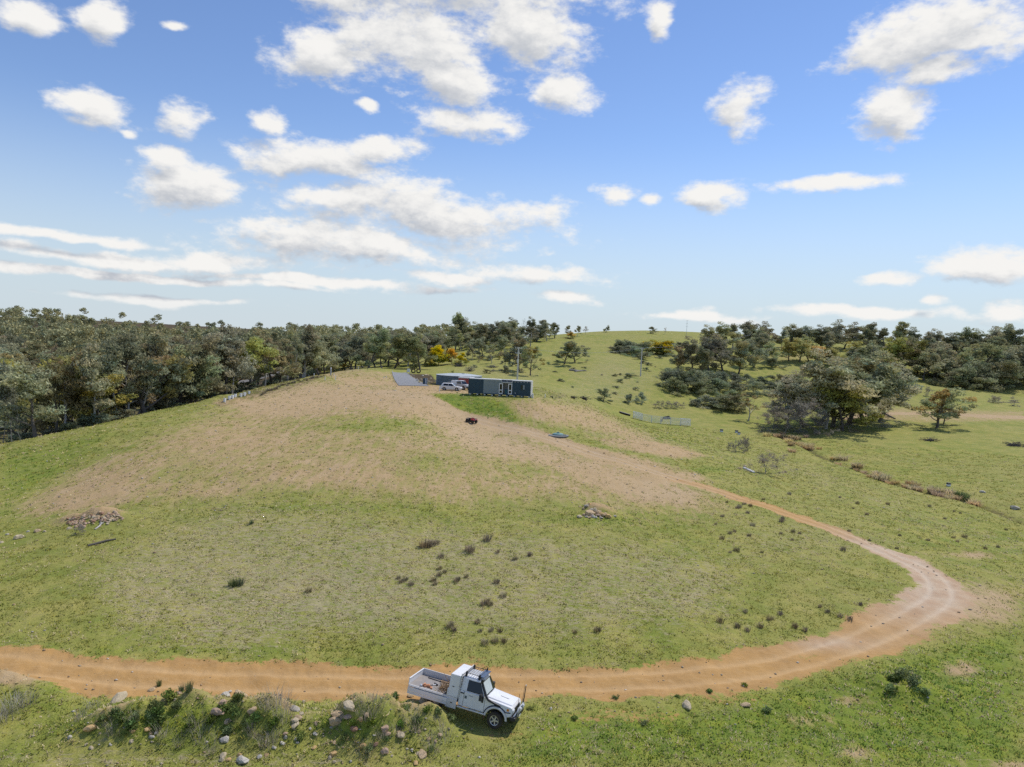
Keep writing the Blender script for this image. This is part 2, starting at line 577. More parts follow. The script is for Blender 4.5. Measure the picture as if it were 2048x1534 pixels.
def gz(x, y):
    """ground height at a spot, read from the mesh grid"""
    x, y = np.asarray(x, float), np.asarray(y, float)
    th, r = np.arctan2(x, y), np.maximum(np.hypot(x, y), 1.0)
    i = np.clip(np.searchsorted(TH, th) - 1, 0, len(TH) - 2)
    j = np.clip(np.searchsorted(RR, r) - 1, 0, len(RR) - 2)
    a = np.clip((th - TH[i]) / (TH[i + 1] - TH[i]), 0, 1); b = np.clip((r - RR[j]) / (RR[j + 1] - RR[j]), 0, 1)
    return (GZ[j, i] * (1 - a) + GZ[j, i + 1] * a) * (1 - b) + (GZ[j + 1, i] * (1 - a) + GZ[j + 1, i + 1] * a) * b


_T = np.exp(np.linspace(math.log(20), math.log(900), 2600))


def pg(px, py):
    """ground point seen at a photo pixel"""
    d = ray(px, py)
    X, Y, Z = d[0] * _T, d[1] * _T, HCAM + d[2] * _T
    below = Z < gz(X, Y)
    i = int(np.argmax(below)) if below.any() else len(_T) - 1
    return np.array([X[i], Y[i], float(gz(X[i], Y[i]))])


def project(X, Y, Z):
    """photo pixel of world points"""
    dz = Z - HCAM
    t = Y * math.cos(PITCH) - dz * math.sin(PITCH)
    b = (Y * math.sin(PITCH) + dz * math.cos(PITCH)) / t
    a = X / t
    u = a * math.cos(ROLL) + b * math.sin(ROLL)
    v = -a * math.sin(ROLL) + b * math.cos(ROLL)
    return 1024 + u * FPX, 767 - v * FPX

# ------------------------------------------------------------------ what grows where on the ground
PX, PY = project(GX, np.where(GY > 1, GY, 1e9), GZ)
FRONT = (np.abs(GT) < math.radians(44)) & (GR > 18)


def seg_dist(X, Y, pts):
    """distance to a world polyline and the interpolated half-width there"""
    best = np.full(X.shape, 1e9); wid = np.ones(X.shape); along = np.zeros(X.shape)
    acc = 0
    for (x0, y0, w0), (x1, y1, w1) in zip(pts[:-1], pts[1:]):
        dx, dy = x1 - x0, y1 - y0
        L = math.hypot(dx, dy)
        t = np.clip(((X - x0) * dx + (Y - y0) * dy) / (L * L), 0, 1)
        d = np.hypot(X - x0 - t * dx, Y - y0 - t * dy)
        m = d < best
        best = np.where(m, d, best); wid = np.where(m, w0 + t * (w1 - w0), wid)
    return best, wid


def smooth_line(pts, n=8):
    """Catmull-Rom through (px,py,halfwidth) photo points laid on the ground"""
    P = [np.array([*pg(a, b)[:2], w]) for a, b, w in pts]
    out = []
    for i in range(len(P) - 1):
        p0, p1, p2, p3 = P[max(i - 1, 0)], P[i], P[i + 1], P[min(i + 2, len(P) - 1)]
        for k in range(n):
            t = k / n
            out.append(.5 * ((2 * p1) + (-p0 + p2) * t + (2 * p0 - 5 * p1 + 4 * p2 - p3) * t * t + (-p0 + 3 * p1 - 3 * p2 + p3) * t ** 3))
    out.append(P[-1])
    return out


def poly_mask(poly, soft):
    """soft-edged membership of the ground seen inside a photo outline"""
    inside = np.zeros(PX.shape, bool); best = np.full(PX.shape, 1e9)
    n = len(poly)
    for i in range(n):
        (x0, y0), (x1, y1) = poly[i], poly[(i + 1) % n]
        c = ((y0 > PY) != (y1 > PY)) & (PX < (x1 - x0) * (PY - y0) / ((y1 - y0) if y1 != y0 else 1e-9) + x0)
        inside ^= c
        dx, dy = x1 - x0, y1 - y0
        t = np.clip(((PX - x0) * dx + (PY - y0) * dy) / (dx * dx + dy * dy), 0, 1)
        best = np.minimum(best, np.hypot(PX - x0 - t * dx, (PY - y0 - t * dy) * 1.6))
    s = np.where(inside, best, -best)
    return np.where(FRONT, sstep(-soft, soft, s), 0)


def blob(px, py, rx, ry):
    return np.where(FRONT, np.exp(-(((PX - px) / rx) ** 2 + ((PY - py) / ry) ** 2)), 0)


main_track = smooth_line([(-160, 1308, 1.7), (0, 1324, 1.7), (250, 1348, 1.9), (520, 1362, 1.9), (800, 1366, 1.8), (1050, 1364, 1.8), (1300, 1357, 1.8), (1520, 1335, 1.9),
                          (1700, 1288, 2.0), (1825, 1232, 2.2), (1882, 1185, 2.2), (1850, 1140, 2.0), (1765, 1100, 1.7), (1660, 1057, 1.6), (1560, 1022, 1.5), (1460, 990, 1.6),
                          (1340, 953, 1.8), (1220, 915, 2.0), (1110, 880, 2.0), (1020, 857, 2.0), (945, 838, 2.2)])
up_track = smooth_line([(945, 838, 2.2), (890, 815, 2.5), (840, 795, 3.0), (790, 785, 4.0)])
far_track = smooth_line([(1690, 838, 2.0), (1780, 828, 2.0), (1880, 828, 2.2), (1960, 832, 2.3), (2060, 836, 2.4), (2130, 838, 2.4)], 5)
road_pts = [(-235, 165, 3.6), (-195, 190, 3.6), (-165, 208, 3.6), (-125, 236, 3.6), (-95, 268, 3.5), (-80, 300, 3.5)]

d, w = seg_dist(GX, GY, main_track)
wob = (fbm(GX * .35, GY * .35, 51) - .5) * 1.9 + (fbm(GX * 1.4, GY * 1.4, 53) - .5) * .8
TRACK = 1 - sstep(.55, 1.35, (d + wob) / w)
TRACK = TRACK * (1 - .38 * np.exp(-(d / .32) ** 2) * sstep(.5, .75, fbm(GX * .25, GY * .25, 63)))
RUT = np.exp(-(((np.abs(d) - .78) / .26) ** 2)) * (.55 + .9 * fbm(GX * .3, GY * .3, 61))
GZ = GZ - .07 * RUT * sstep(1.6, .9, d) - .05 * TRACK
d2, w2 = seg_dist(GX, GY, up_track)
UP = 1 - sstep(.5, 1.5, (d2 + wob) / w2)
d3, w3 = seg_dist(GX, GY, far_track)
FAR = 1 - sstep(.5, 1.6, (d3 + wob) / w3)
d4, w4 = seg_dist(GX, GY, road_pts)
ROAD = 1 - sstep(.85, 1.15, d4 / w4)
GULLY = smooth_line([(1560, 872, 1), (1610, 893, 1), (1650, 915, 1), (1720, 940, 1), (1790, 967, 1), (1860, 985, 1), (1930, 1000, 1), (2000, 1025, 1), (2090, 1060, 1)])
d5, _ = seg_dist(GX, GY, GULLY)
GZ = GZ - .45 * np.exp(-(d5 / 1.0) ** 2)

hill = poly_mask([(20, 1015), (140, 950), (280, 880), (450, 812), (560, 780), (640, 760), (770, 768), (860, 788), (930, 830), (1000, 868), (1100, 895), (1300, 945), (1430, 985), (1470, 1015),
                  (1400, 1040), (1280, 1030), (1150, 1000), (1020, 1004), (880, 1012), (700, 1005), (560, 995), (400, 1000), (260, 1012), (130, 1040), (60, 1045)], 48)
core = poly_mask([(470, 800), (620, 762), (780, 770), (870, 795), (950, 850), (1100, 895), (1300, 950), (1420, 990), (1290, 1005), (1120, 940), (960, 900), (850, 840), (740, 810), (620, 830), (500, 830)], 22)
bank = poly_mask([(1010, 802), (1090, 797), (1180, 812), (1280, 862), (1400, 905), (1330, 915), (1200, 868), (1100, 850), (1030, 835)], 28)
bank_green = poly_mask([(868, 788), (930, 786), (1005, 803), (1040, 840), (1010, 862), (950, 832), (900, 812)], 16)
strips = poly_mask([(1170, 872), (1330, 890), (1420, 912), (1380, 918), (1230, 898)], 8) + poly_mask([(1130, 885), (1250, 905), (1400, 945), (1440, 970), (1330, 945), (1200, 925)], 8)
TAN = np.clip(hill * .58 + core * .36 + bank * .72 + strips * .55 - bank_green * .6 + UP * .9, 0, 1)
TAN += poly_mask([(640, 748), (700, 735), (790, 745), (790, 770), (700, 768)], 8) * .5
TAN += blob(215, 955, 90, 26) * .28 + blob(150, 1000, 80, 22) * .32 + blob(420, 985, 60, 14) * .25 + blob(700, 955, 150, 24) * .18 + blob(460, 880, 120, 25) * .16
TAN -= blob(760, 850, 140, 16) * .35 + blob(860, 930, 60, 22) * .35 + blob(1060, 935, 70, 16) * .3 + blob(640, 985, 170, 16) * .25 + blob(360, 950, 90, 22) * .2
TAN += blob(1950, 1200, 110, 36) * .85 + blob(1985, 1235, 60, 20) * .4 + blob(1920, 1340, 40, 18) * .75 + blob(1700, 1400, 60, 12) * .5 + blob(1620, 1440, 60, 14) * .48 + blob(1710, 1505, 45, 14) * .5
TAN += blob(1945, 1110, 70, 8) * .7 + blob(2040, 1530, 70, 12) * .6 + blob(20, 1350, 60, 18) * .7 + blob(450, 805, 40, 12) * .4
TAN += poly_mask([(1680, 835), (1720, 822), (1800, 815), (1860, 820), (2048, 822), (2048, 842), (1850, 845)], 8) * .55 + blob(1600, 712, 90, 10) * .4 + blob(1770, 738, 70, 10) * .35
TAN += poly_mask([(780, 766), (850, 770), (940, 772), (940, 787), (868, 787), (800, 780)], 5) * .9
TAN = np.clip(TAN + FAR * .9, 0, 1)
for mx, my, rx, ry, h in MOUNDS[:8]:
    TAN = np.clip(TAN + .58 * np.exp(-(((GX - mx) / rx) ** 2 + ((GY - my - .4) / ry) ** 2) * 2.2), 0, 1)
PALE = np.clip(blob(1870, 1190, 150, 70) * 1.0 + blob(1740, 1105, 170, 50) * .95 + blob(1580, 1290, 60, 14) * .0 + blob(1660, 1285, 90, 16) * .7 + FAR * .5
               + blob(1000, 870, 200, 40) * .45 + core * .25 + UP * .4 + blob(1350, 990, 110, 25) * .4, 0, 1)
# orange fringe where the track spills into the grass
TRACK = np.clip(TRACK + .45 * blob(1240, 1432, 170, 22) + .35 * blob(1020, 1470, 90, 18) + .42 * blob(930, 1415, 60, 16) + .35 * blob(1470, 1400, 110, 16) + .32 * blob(100, 1420, 80, 16)
                + .38 * blob(330, 1372, 220, 10) + .33 * blob(1000, 1316, 180, 6) + .25 * blob(1850, 1115, 90, 14) + .5 * blob(1330, 960, 60, 7), 0, 1)
upper = sstep(985, 940, PY) * FRONT
TRACK_OBJ = TRACK.copy()
TAN = np.clip(TAN + TRACK * upper * .95 + .45 * upper * (1 - sstep(.8, 2.6, d / w)), 0, 1)
TRACK = TRACK * (1 - .82 * upper)
for mx, my, rx, ry, h in MOUNDS[9:11]:
    TAN = np.clip(TAN + .85 * np.exp(-(((GX - mx) / rx) ** 2 + ((GY - my) / ry) ** 2) * 1.6), 0, 1)
_m = MOUNDS[7]
TRACK = TRACK * (1 - .8 * np.exp(-(((GX - _m[0]) / _m[2]) ** 2 + ((GY - _m[1]) / _m[3]) ** 2) * 1.6))
DRY = np.clip(poly_mask([(330, 1060), (480, 1010), (760, 1030), (1000, 1060), (1250, 1080), (1480, 1130), (1450, 1230), (1150, 1270), (800, 1260), (500, 1290), (250, 1260), (180, 1150)], 70) * .62
              + blob(620, 1180, 200, 60) * .2 + blob(430, 1330 - 45, 120, 18) * .25 + blob(250, 1520, 260, 18) * .5 + blob(590, 1528, 100, 14) * .4 + blob(1600, 1080, 180, 40) * .4
              + poly_mask([(1400, 900), (1600, 960), (1800, 1040), (2048, 1120), (2048, 1090), (1800, 1000), (1620, 930)], 40) * .35
              + poly_mask([(1080, 800), (1220, 700), (1330, 760), (1260, 810)], 40) * .45 + poly_mask([(900, 735), (1080, 745), (1080, 780), (940, 760)], 10) * .4, 0, 1)
LUSH = np.clip(poly_mask([(1080, 1420), (1400, 1420), (1700, 1340), (2048, 1250), (2048, 1534), (1000, 1534)], 60) * .75 + bank_green * .95 + blob(640, 1015, 280, 16) * .55 + blob(1180, 1040, 160, 14) * .6
               + poly_mask([(0, 900), (260, 850), (140, 940), (40, 1000), (0, 1040)], 30) * .55 + blob(1120, 1310, 120, 14) * .4 + blob(420, 1300, 380, 12) * .5 + blob(1300, 880, 60, 9) * .8
               + blob(1400, 940, 90, 9) * .6 + blob(760, 850, 140, 16) * .45 + blob(1600, 845, 90, 14) * .7 + blob(1320, 730, 60, 18) * .3 + blob(300, 1440, 330, 55) * .55 + blob(760, 1450, 170, 55) * .55, 0, 1)
BROWN = np.clip(poly_mask([(815, 747), (862, 749), (880, 770), (850, 771), (830, 760)], 5) * .9 + np.exp(-(d5 / 1.1) ** 2) * .55
                + poly_mask([(420, 808), (500, 780), (560, 775), (640, 748), (655, 752), (570, 785), (500, 800), (440, 815)], 6) * .6
                + poly_mask([(1400, 812), (1500, 800), (1560, 850), (1740, 870), (1500, 862)], 14) * .2
                + blob(1180, 1010, 40, 10) * .3 + poly_mask([(1060, 775), (1150, 790), (1110, 800)], 8) * .4, 0, 1)
BROWN *= (1 - TRACK)
BROWN = np.where((GT < -.27) & (GY > 235), .8, BROWN)
_sil = np.array([at_z(a, b, c) for a, b, c in ((-120, 915, 1.5), (0, 890, 2.3), (150, 860, 3.6), (300, 825, 5.3), (450, 798, 7.1), (600, 761, 9.0))])
_sth, _sr = np.arctan2(_sil[:, 0], _sil[:, 1]), np.hypot(_sil[:, 0], _sil[:, 1])
hid = (GT < _sth[-1]) & (GT > math.radians(-60)) & (GR > np.interp(GT, _sth, _sr) + 7)
BROWN = np.where(hid, np.maximum(BROWN, .6), BROWN)


def ground_material(name, road=False):
    m = bpy.data.materials.new(name)
    m.use_nodes = True
    N = NT(m.node_tree)
    geo = N.n('ShaderNodeNewGeometry')
    P = geo.outputs['Position']
    A = N.n('ShaderNodeAttribute', attribute_name='zone_a'); B = N.n('ShaderNodeAttribute', attribute_name='zone_b')
    sa = N.n('ShaderNodeSeparateColor'); N.put(sa.inputs[0], A.outputs['Color'])
    sb = N.n('ShaderNodeSeparateColor'); N.put(sb.inputs[0], B.outputs['Color'])
    big = N.noise(P, .045, 3, .5)
    mid = N.noise(P, .33, 6, .65)
    mid2 = N.noise(N.vmath('ADD', P, (31, 7, 2)), .62, 6, .68)
    fine = N.noise(P, 3.3, 5, .72)
    vfine = N.noise(P, 13.0, 3, .7)
    lay = N.noise(N.vmath('MULTIPLY', P, (1.6, 4.2, 3.0)), .9, 6, .72, dist=.8)       # grass lying in one direction

    def edge(att, n_a, amp_a, n_b, amp_b, k=3.0, thr=.5):
        v = N.math('MULTIPLY_ADD', N.math('SUBTRACT', n_a, .5), amp_a, att)
        v = N.math('MULTIPLY_ADD', N.math('SUBTRACT', n_b, .5), amp_b, v)
        return N.math('MULTIPLY_ADD', N.math('SUBTRACT', v, thr), k, .5, clamp=True)

    green = N.mix(N.maprange(mid, .36, .64), (.185, .232, .034), (.345, .318, .080))
    green = N.mix(N.maprange(big, .35, .65, 0, .5), green, (.335, .300, .100))
    lush = N.mix(N.maprange(mid2, .36, .64), (.115, .188, .026), (.250, .285, .036))
    green = N.mix(edge(sb.outputs[0], mid2, 1.3, fine, .5, 2.0), green, lush)
    cl = N.noise(N.vmath('ADD', P, (5, 9, 1)), 1.25, 6, .72)
    green = N.mix(N.maprange(cl, .56, .74, 0, .75), green, (.075, .105, .020))      # rank clumps
    green = N.mix(N.maprange(cl, .46, .28, 0, .6), green, (.330, .285, .120))       # cropped, yellowed
    # darker tussock specks and fine grain
    green = N.mix(N.maprange(fine, .52, .78, 0, .5), green, (.085, .100, .026))
    straw = N.mix(N.maprange(fine, .3, .7), (.460, .395, .255), (.300, .250, .140))
    sfac = edge(N.math('MULTIPLY_ADD', sb.outputs[1], .70, .08), lay, 2.8, fine, 1.2, 2.4, .54)
    col = N.mix(N.math('MULTIPLY', sfac, .85), green, straw)
    brown = N.mix(N.maprange(fine, .3, .7), (.115, .082, .045), (.060, .048, .024))
    gs = N.vmath('SCALE', col)
    N.put(gs.node.inputs[3], N.maprange(vfine, .3, .7, .78, 1.24))
    col = gs
    col = N.mix(edge(sb.outputs[2], mid2, 1.2, fine, .7, 2.4), col, brown)
    tan = N.mix(N.maprange(mid, .3, .7), (.475, .335, .175), (.400, .280, .140))
    tan = N.mix(N.math('MULTIPLY', sa.outputs[2], .6), tan, (.49, .375, .235))
    tan = N.mix(N.maprange(vfine, .60, .82, 0, .6), tan, (.52, .43, .29))           # pale stone chips
    tan = N.mix(N.maprange(fine, .58, .82, 0, .35), tan, (.21, .165, .085))
    streak = N.noise(N.vmath('MULTIPLY', P, (1.5, .30, .6)), .9, 6, .68, dist=.5)      # scraped and washed down the fall of the hill
    tan = N.mix(N.maprange(streak, .5, .72, 0, .5), tan, (.50, .385, .25))
    tan = N.mix(N.math('MULTIPLY', A.outputs['Alpha'], .55), tan, (.55, .43, .31))
    tv = N.math('MULTIPLY_ADD', N.math('SUBTRACT', streak, .5), 1.5, sa.outputs[1])
    col = N.mix(edge(tv, mid2, .8, fine, .6, 1.9), col, tan)
    orange = N.mix(N.maprange(mid, .3, .7), (.490, .285, .100), (.385, .225, .085))
    orange = N.mix(N.maprange(lay, .45, .75, 0, .6), orange, (.53, .35, .17))
    orange = N.mix(N.math('MULTIPLY', sa.outputs[2], .85), orange, N.mix(N.maprange(mid2, .35, .65), (.56, .45, .33), (.45, .31, .21)))
    orange = N.mix(N.math('MULTIPLY', A.outputs['Alpha'], .6), orange, N.mix(sa.outputs[2], (.58, .385, .19), (.60, .50, .38)))
    orange = N.mix(N.maprange(vfine, .6, .8, 0, .5), orange, (.50, .38, .22))
    orange = N.mix(N.maprange(fine, .62, .8, 0, .35), orange, (.16, .11, .05))
    col = N.mix(edge(sa.outputs[0], mid2, 1.0, fine, 1.6, 4.0), col, orange)
    if road:
        col = N.mix(N.maprange(mid, .3, .7), (.20, .19, .175), (.26, .245, .225))
        col = N.mix(N.maprange(vfine, .4, .7, 0, .5), col, (.13, .125, .12))
    p = N.n('ShaderNodeBsdfPrincipled')
    N.put(p.inputs['Base Color'], col)
    p.inputs['Roughness'].default_value = .92
    p.inputs['Specular IOR Level'].default_value = .15
    h = N.math('MULTIPLY_ADD', lay, .5, N.math('MULTIPLY_ADD', fine, .8, N.math('MULTIPLY', vfine, .35)))
    b = N.n('ShaderNodeBump'); b.inputs['Strength'].default_value = .65
    N.put(b.inputs['Distance'], N.math('MULTIPLY_ADD', sa.outputs[0], -.07, .15))
    N.put(b.inputs['Height'], h)
    N.put(p.inputs['Normal'], b.outputs[0])
    o = N.n('ShaderNodeOutputMaterial'); N.put(o.inputs[0], p.outputs[0])
    return m


M_ground = ground_material('ground_soil_and_grass')
M_road = ground_material('gravel_surface', True)


def build_ground():
    nr, nc = GZ.shape
    V = np.stack([GX, GY, GZ], -1).reshape(-1, 3)
    idx = np.arange(nr * nc).reshape(nr, nc)
    right = np.concatenate([idx[:, 1:], idx[:, :1]], 1)        # the ring closes behind the camera
    F = np.stack([idx[:-1], idx[1:], right[1:], right[:-1]], -1).reshape(-1, 4)
    za = np.stack([TRACK, TAN, PALE, np.clip(RUT, 0, 1)], -1).reshape(-1, 4)
    zb = np.stack([LUSH, DRY, BROWN, np.ones_like(TAN)], -1).reshape(-1, 4)
    tr = np.maximum(TRACK_OBJ, FAR * .9).ravel(); rd = ROAD.ravel()
    ft = tr[F].mean(1) > .5; fr = rd[F].mean(1) > .5
    for name, sel, mat, lab in (('ground', ~ft & ~fr, M_ground, 'green and dry grass paddock over the hill and valley'), ('dirt_track', ft & ~fr, M_ground, 'curving bare orange dirt track'),
                                ('gravel_road', fr, M_road, 'grey gravel road behind the trees')):
        f = F[sel]
        used = np.unique(f)
        mp = np.full(len(V), -1, np.int64); mp[used] = np.arange(len(used))
        me = array_mesh(name, V[used], mp[f], mat, True, za[used], 'zone_a')
        a = me.attributes.new('zone_b', 'FLOAT_COLOR', 'POINT'); a.data.foreach_set('color', zb[used].astype(np.float32).ravel())
        if name == 'ground':       # close the small hole under the camera
            pass
        tag(link_mesh(name, me), kind='structure')


build_ground()


def zone_at(arr, x, y):
    th, r = np.arctan2(x, y), np.hypot(x, y)
    i = np.clip(np.searchsorted(TH, th), 0, len(TH) - 1); j = np.clip(np.searchsorted(RR, r), 0, len(RR) - 1)
    return arr[j, i]


M_grass = None


def build_grass():
    """standing blades in tufts over the near paddock: nobody could count them"""
    m = bpy.data.materials.new('grass_blades'); m.use_nodes = True
    N = NT(m.node_tree)
    at = N.n('ShaderNodeAttribute', attribute_name='tint')
    geo = N.n('ShaderNodeNewGeometry')
    nn = N.vmath('NORMALIZE', N.vmath('ADD', N.vmath('MULTIPLY', geo.outputs['Normal'], (.55, .55, .55)), (0, 0, 1)))
    p = N.n('ShaderNodeBsdfPrincipled'); p.inputs['Roughness'].default_value = .8; p.inputs['Specular IOR Level'].default_value = .2
    N.put(p.inputs['Base Color'], at.outputs['Color']); N.put(p.inputs['Normal'], nn)
    tl = N.n('ShaderNodeBsdfTranslucent'); N.put(tl.inputs['Color'], at.outputs['Color'])
    mx = N.n('ShaderNodeMixShader'); mx.inputs[0].default_value = .35
    N.put(mx.inputs[1], p.outputs[0]); N.put(mx.inputs[2], tl.outputs[0])
    o = N.n('ShaderNodeOutputMaterial'); N.put(o.inputs[0], mx.outputs[0])
    n = 120000
    th = np.radians(rng.uniform(-40, 40, n)); r = np.exp(rng.uniform(math.log(25), math.log(175), n))
    x, y = r * np.sin(th), r * np.cos(th)
    tr, tn, dr, lu, br = (zone_at(a, x, y) for a in (TRACK, TAN, DRY, LUSH, BROWN))
    clump = fbm(x * .55, y * .55, 77)
    keep = rng.uniform(0, 1, n) < np.clip(1.0 - 1.5 * tr - .75 * tn, .0, 1) * sstep(.25, .6, clump + .1)
    keep &= (np.hypot(x - UTE_XY[0], (y - UTE_XY[1]) * 1.3) > 2.6)
    keep &= (zone_at(ROAD, x, y) < .2)
    x, y, r, tr, tn, dr, lu, br, clump = (a[keep] for a in (x, y, r, tr, tn, dr, lu, br, clump))
    n = len(x)
    z = gz(x, y)
    k = 6
    base = np.array([[.130, .135, .030]] * n)
    q = rng.uniform(0, 1, n)
    f1 = fbm(x * .18, y * .18, 78)
    lushp = np.clip(lu * 1.2 + (f1 - .5), 0, 1)
    base = base * (1 - lushp[:, None]) + np.array([.075, .125, .018]) * lushp[:, None]
    yel = q < .25
    base[yel] = [.19, .175, .035]
    straw = rng.uniform(0, 1, n) < np.clip(.16 + dr * .75 + tn * .4 + (fbm(x * .4, y * .4, 79) - .5) * 1.2, 0, .95)
    base[straw] = np.array([.29, .245, .145])
    dk = rng.uniform(0, 1, n) < .03
    base[dk] = [.06, .075, .025]
    base *= 2.15 * rng.uniform(.8, 1.25, (n, 1))
    hgt = rng.uniform(.03, .10, n) * (1 + .5 * lu) * (.8 + r / 160)
    spread = rng.uniform(.10, .26, n) * (.8 + r / 110)
    V = np.empty((n, k, 3, 3)); C = np.empty((n, k, 3, 3))
    for b in range(k):
        a = rng.uniform(0, 2 * np.pi, n); s = spread * rng.uniform(.1, 1, n)
        bx, by = x + np.cos(a) * s, y + np.sin(a) * s
        wd = rng.uniform(.012, .035, n) * (.8 + r / 55)
        t = a + rng.uniform(-1.2, 1.2, n)
        lean = rng.uniform(.2, 1.3, n) * hgt
        V[:, b, 0] = np.stack([bx - np.sin(t) * wd, by + np.cos(t) * wd, z - .03], -1)
        V[:, b, 1] = np.stack([bx + np.sin(t) * wd, by - np.cos(t) * wd, z - .03], -1)
        V[:, b, 2] = np.stack([bx + np.cos(t) * lean, by + np.sin(t) * lean, z + hgt * rng.uniform(.5, 1, n)], -1)
        C[:, b] = base[:, None] * rng.uniform(.8, 1.2, (n, 1, 1))
    V = V.reshape(-1, 3); C = C.reshape(-1, 3)
    F = np.arange(len(V)).reshape(-1, 3)
    me = array_mesh('grass', V, F, m, False, C)
    tag(link_mesh('grass', me), 'short green and straw-coloured grass standing over the paddock', 'grass', kind='stuff')


build_grass()


def build_pebbles():
    n = 9000
    th = np.radians(rng.uniform(-40, 38, n)); r = np.exp(rng.uniform(math.log(27), math.log(150), n))
    x, y = r * np.sin(th), r * np.cos(th)
    tr, tn = zone_at(TRACK, x, y), zone_at(TAN, x, y)
    px, py = project(x, y, gz(x, y))
    edge = np.exp(-((py - 1405) / 40) ** 2) * .5
    mound = np.exp(-((px - 480) / 380) ** 2 - ((py - 1470) / 50) ** 2) * .9
    stony = np.exp(-((px - 380) / 260) ** 2 - ((py - 960) / 55) ** 2) * .9
    keep = rng.uniform(0, 1, n) < np.clip(.04 + .12 * tr + .25 * tn + edge * .5 + mound + stony, 0, 1)
    x, y, r = x[keep], y[keep], r[keep]
    n = len(x); z = gz(x, y)
    s = rng.uniform(.02, .065, n) * (.75 + r / 70)
    oct_ = np.array([[1, 0, 0], [-1, 0, 0], [0, 1, 0], [0, -1, 0], [0, 0, 1], [0, 0, -1]], float)
    jit = oct_[None] * rng.uniform(.6, 1.4, (n, 6, 1)) + rng.uniform(-.25, .25, (n, 6, 3))
    V = jit * s[:, None, None] * np.array([1.2, 1, .7]) + np.stack([x, y, z + s * .2], -1)[:, None]
    fa = np.array([[0, 2, 4], [2, 1, 4], [1, 3, 4], [3, 0, 4], [2, 0, 5], [1, 2, 5], [3, 1, 5], [0, 3, 5]])
    F = (fa[None] + 6 * np.arange(n)[:, None, None]).reshape(-1, 3)
    pal = np.array([[.46, .38, .26], [.40, .30, .18], [.55, .50, .42], [.38, .26, .15], [.30, .25, .19]])
    C = np.repeat((pal[rng.integers(0, 5, n)] * rng.uniform(.75, 1.15, (n, 1)))[:, None], 6, 1).reshape(-1, 3)
    m = bpy.data.materials.new('pebble_stone'); m.use_nodes = True
    N = NT(m.node_tree)
    at = N.n('ShaderNodeAttribute', attribute_name='tint')
    p = N.n('ShaderNodeBsdfPrincipled'); p.inputs['Roughness'].default_value = .85
    N.put(p.inputs['Base Color'], at.outputs['Color'])
    o = N.n('ShaderNodeOutputMaterial'); N.put(o.inputs[0], p.outputs[0])
    me = array_mesh('pebbles', V.reshape(-1, 3), F, m, False, C)
    tag(link_mesh('pebbles', me), 'small pale pebbles strewn over track, mounds and bare hill', 'pebbles', kind='stuff')


build_pebbles()

# ------------------------------------------------------------------ trees and shrubs
M_bark_dark = pmat('bark_dark', (.125, .108, .090), .9, .35, 3.0, bump=.6)
M_bark_grey = pmat('bark_grey', (.26, .235, .205), .9, .35, 3.0, bump=.5)
M_bark_white = pmat('bark_white', (.46, .43, .39), .85, .25, 3.0, bump=.4)
M_deadwood = pmat('dead_wood', (.27, .25, .23), .9, .3, 4.0, bump=.4)
M_leaf_gum = leafmat('leaf_gum', (.385, .390, .225))
M_leaf_olive = leafmat('leaf_olive', (.420, .410, .150))
M_leaf_dark = leafmat('leaf_dark', (.300, .320, .185), .25)
M_leaf_blue = leafmat('leaf_blue', (.285, .335, .205), .25)
M_leaf_rust = leafmat('leaf_rust', (.390, .345, .190), .25)
M_leaf_wattle = leafmat('leaf_wattle', (1, 1, 1), .1)
M_leaf_twig = leafmat('leaf_twig', (.30, .275, .21), .12, .3, up=.5)
M_leaf_weed = leafmat('leaf_weed', (.170, .240, .060), .25, .3)
M_leaf_dry = leafmat('leaf_dry', (.56, .44, .22), .25, .35, up=.7)
M_leaf_wisp = leafmat('leaf_wisp', (.40, .37, .30), .2, .35, up=.7)
M_leaf_rush = leafmat('leaf_rush', (.14, .18, .065), .2, .3, up=.4)
M_leaf_brown = leafmat('leaf_brown', (.27, .22, .125), .3, .3, up=.5)


def leaf_cloud(cent, rad, per, size, R, droop=.4, flat=.75, tints=None, shell=.55, aspect=.42):
    """many small leaf faces around clump centres -> verts, faces, colours"""
    cent, rad = np.asarray(cent), np.asarray(rad)
    n = len(cent) * per
    ci = np.repeat(np.arange(len(cent)), per)
    d = R.normal(size=(n, 3)); d /= np.linalg.norm(d, axis=1)[:, None]
    rr = R.uniform(shell, 1.08, n) ** .8
    off = d * (rr * rad[ci])[:, None]
    off[:, 2] *= flat
    lift = np.where(off[:, 2] < -.25 * rad[ci], .55, 1.0)
    off *= lift[:, None]
    c = cent[ci] + off
    ax = R.normal(size=(n, 3)) + d * .5
    ax[:, 2] -= droop
    ax /= np.linalg.norm(ax, axis=1)[:, None]
    sd = np.cross(ax, R.normal(size=(n, 3)))
    sd /= np.linalg.norm(sd, axis=1)[:, None] + 1e-9
    L = size * R.uniform(.6, 1.35, n)
    W = L * aspect
    V = np.stack([c - ax * L[:, None] * .5, c + sd * W[:, None] * .5, c + ax * L[:, None] * .5, c - sd * W[:, None] * .5], 1)
    F = np.arange(n * 4).reshape(n, 4)
    ct = R.uniform(.72, 1.3, len(cent))
    base = np.ones((n, 3)) * ct[ci][:, None] * R.uniform(.75, 1.25, n)[:, None]
    warm = R.uniform(0, 1, len(cent))[ci]
    base *= np.stack([.92 + .22 * warm, np.ones(n), .9 + .1 * (1 - warm)], 1)
    if tints is not None:
        base = tints(c, base, R)
    C = np.repeat(base[:, None], 4, 1).reshape(-1, 3)
    return V.reshape(-1, 3), F, C


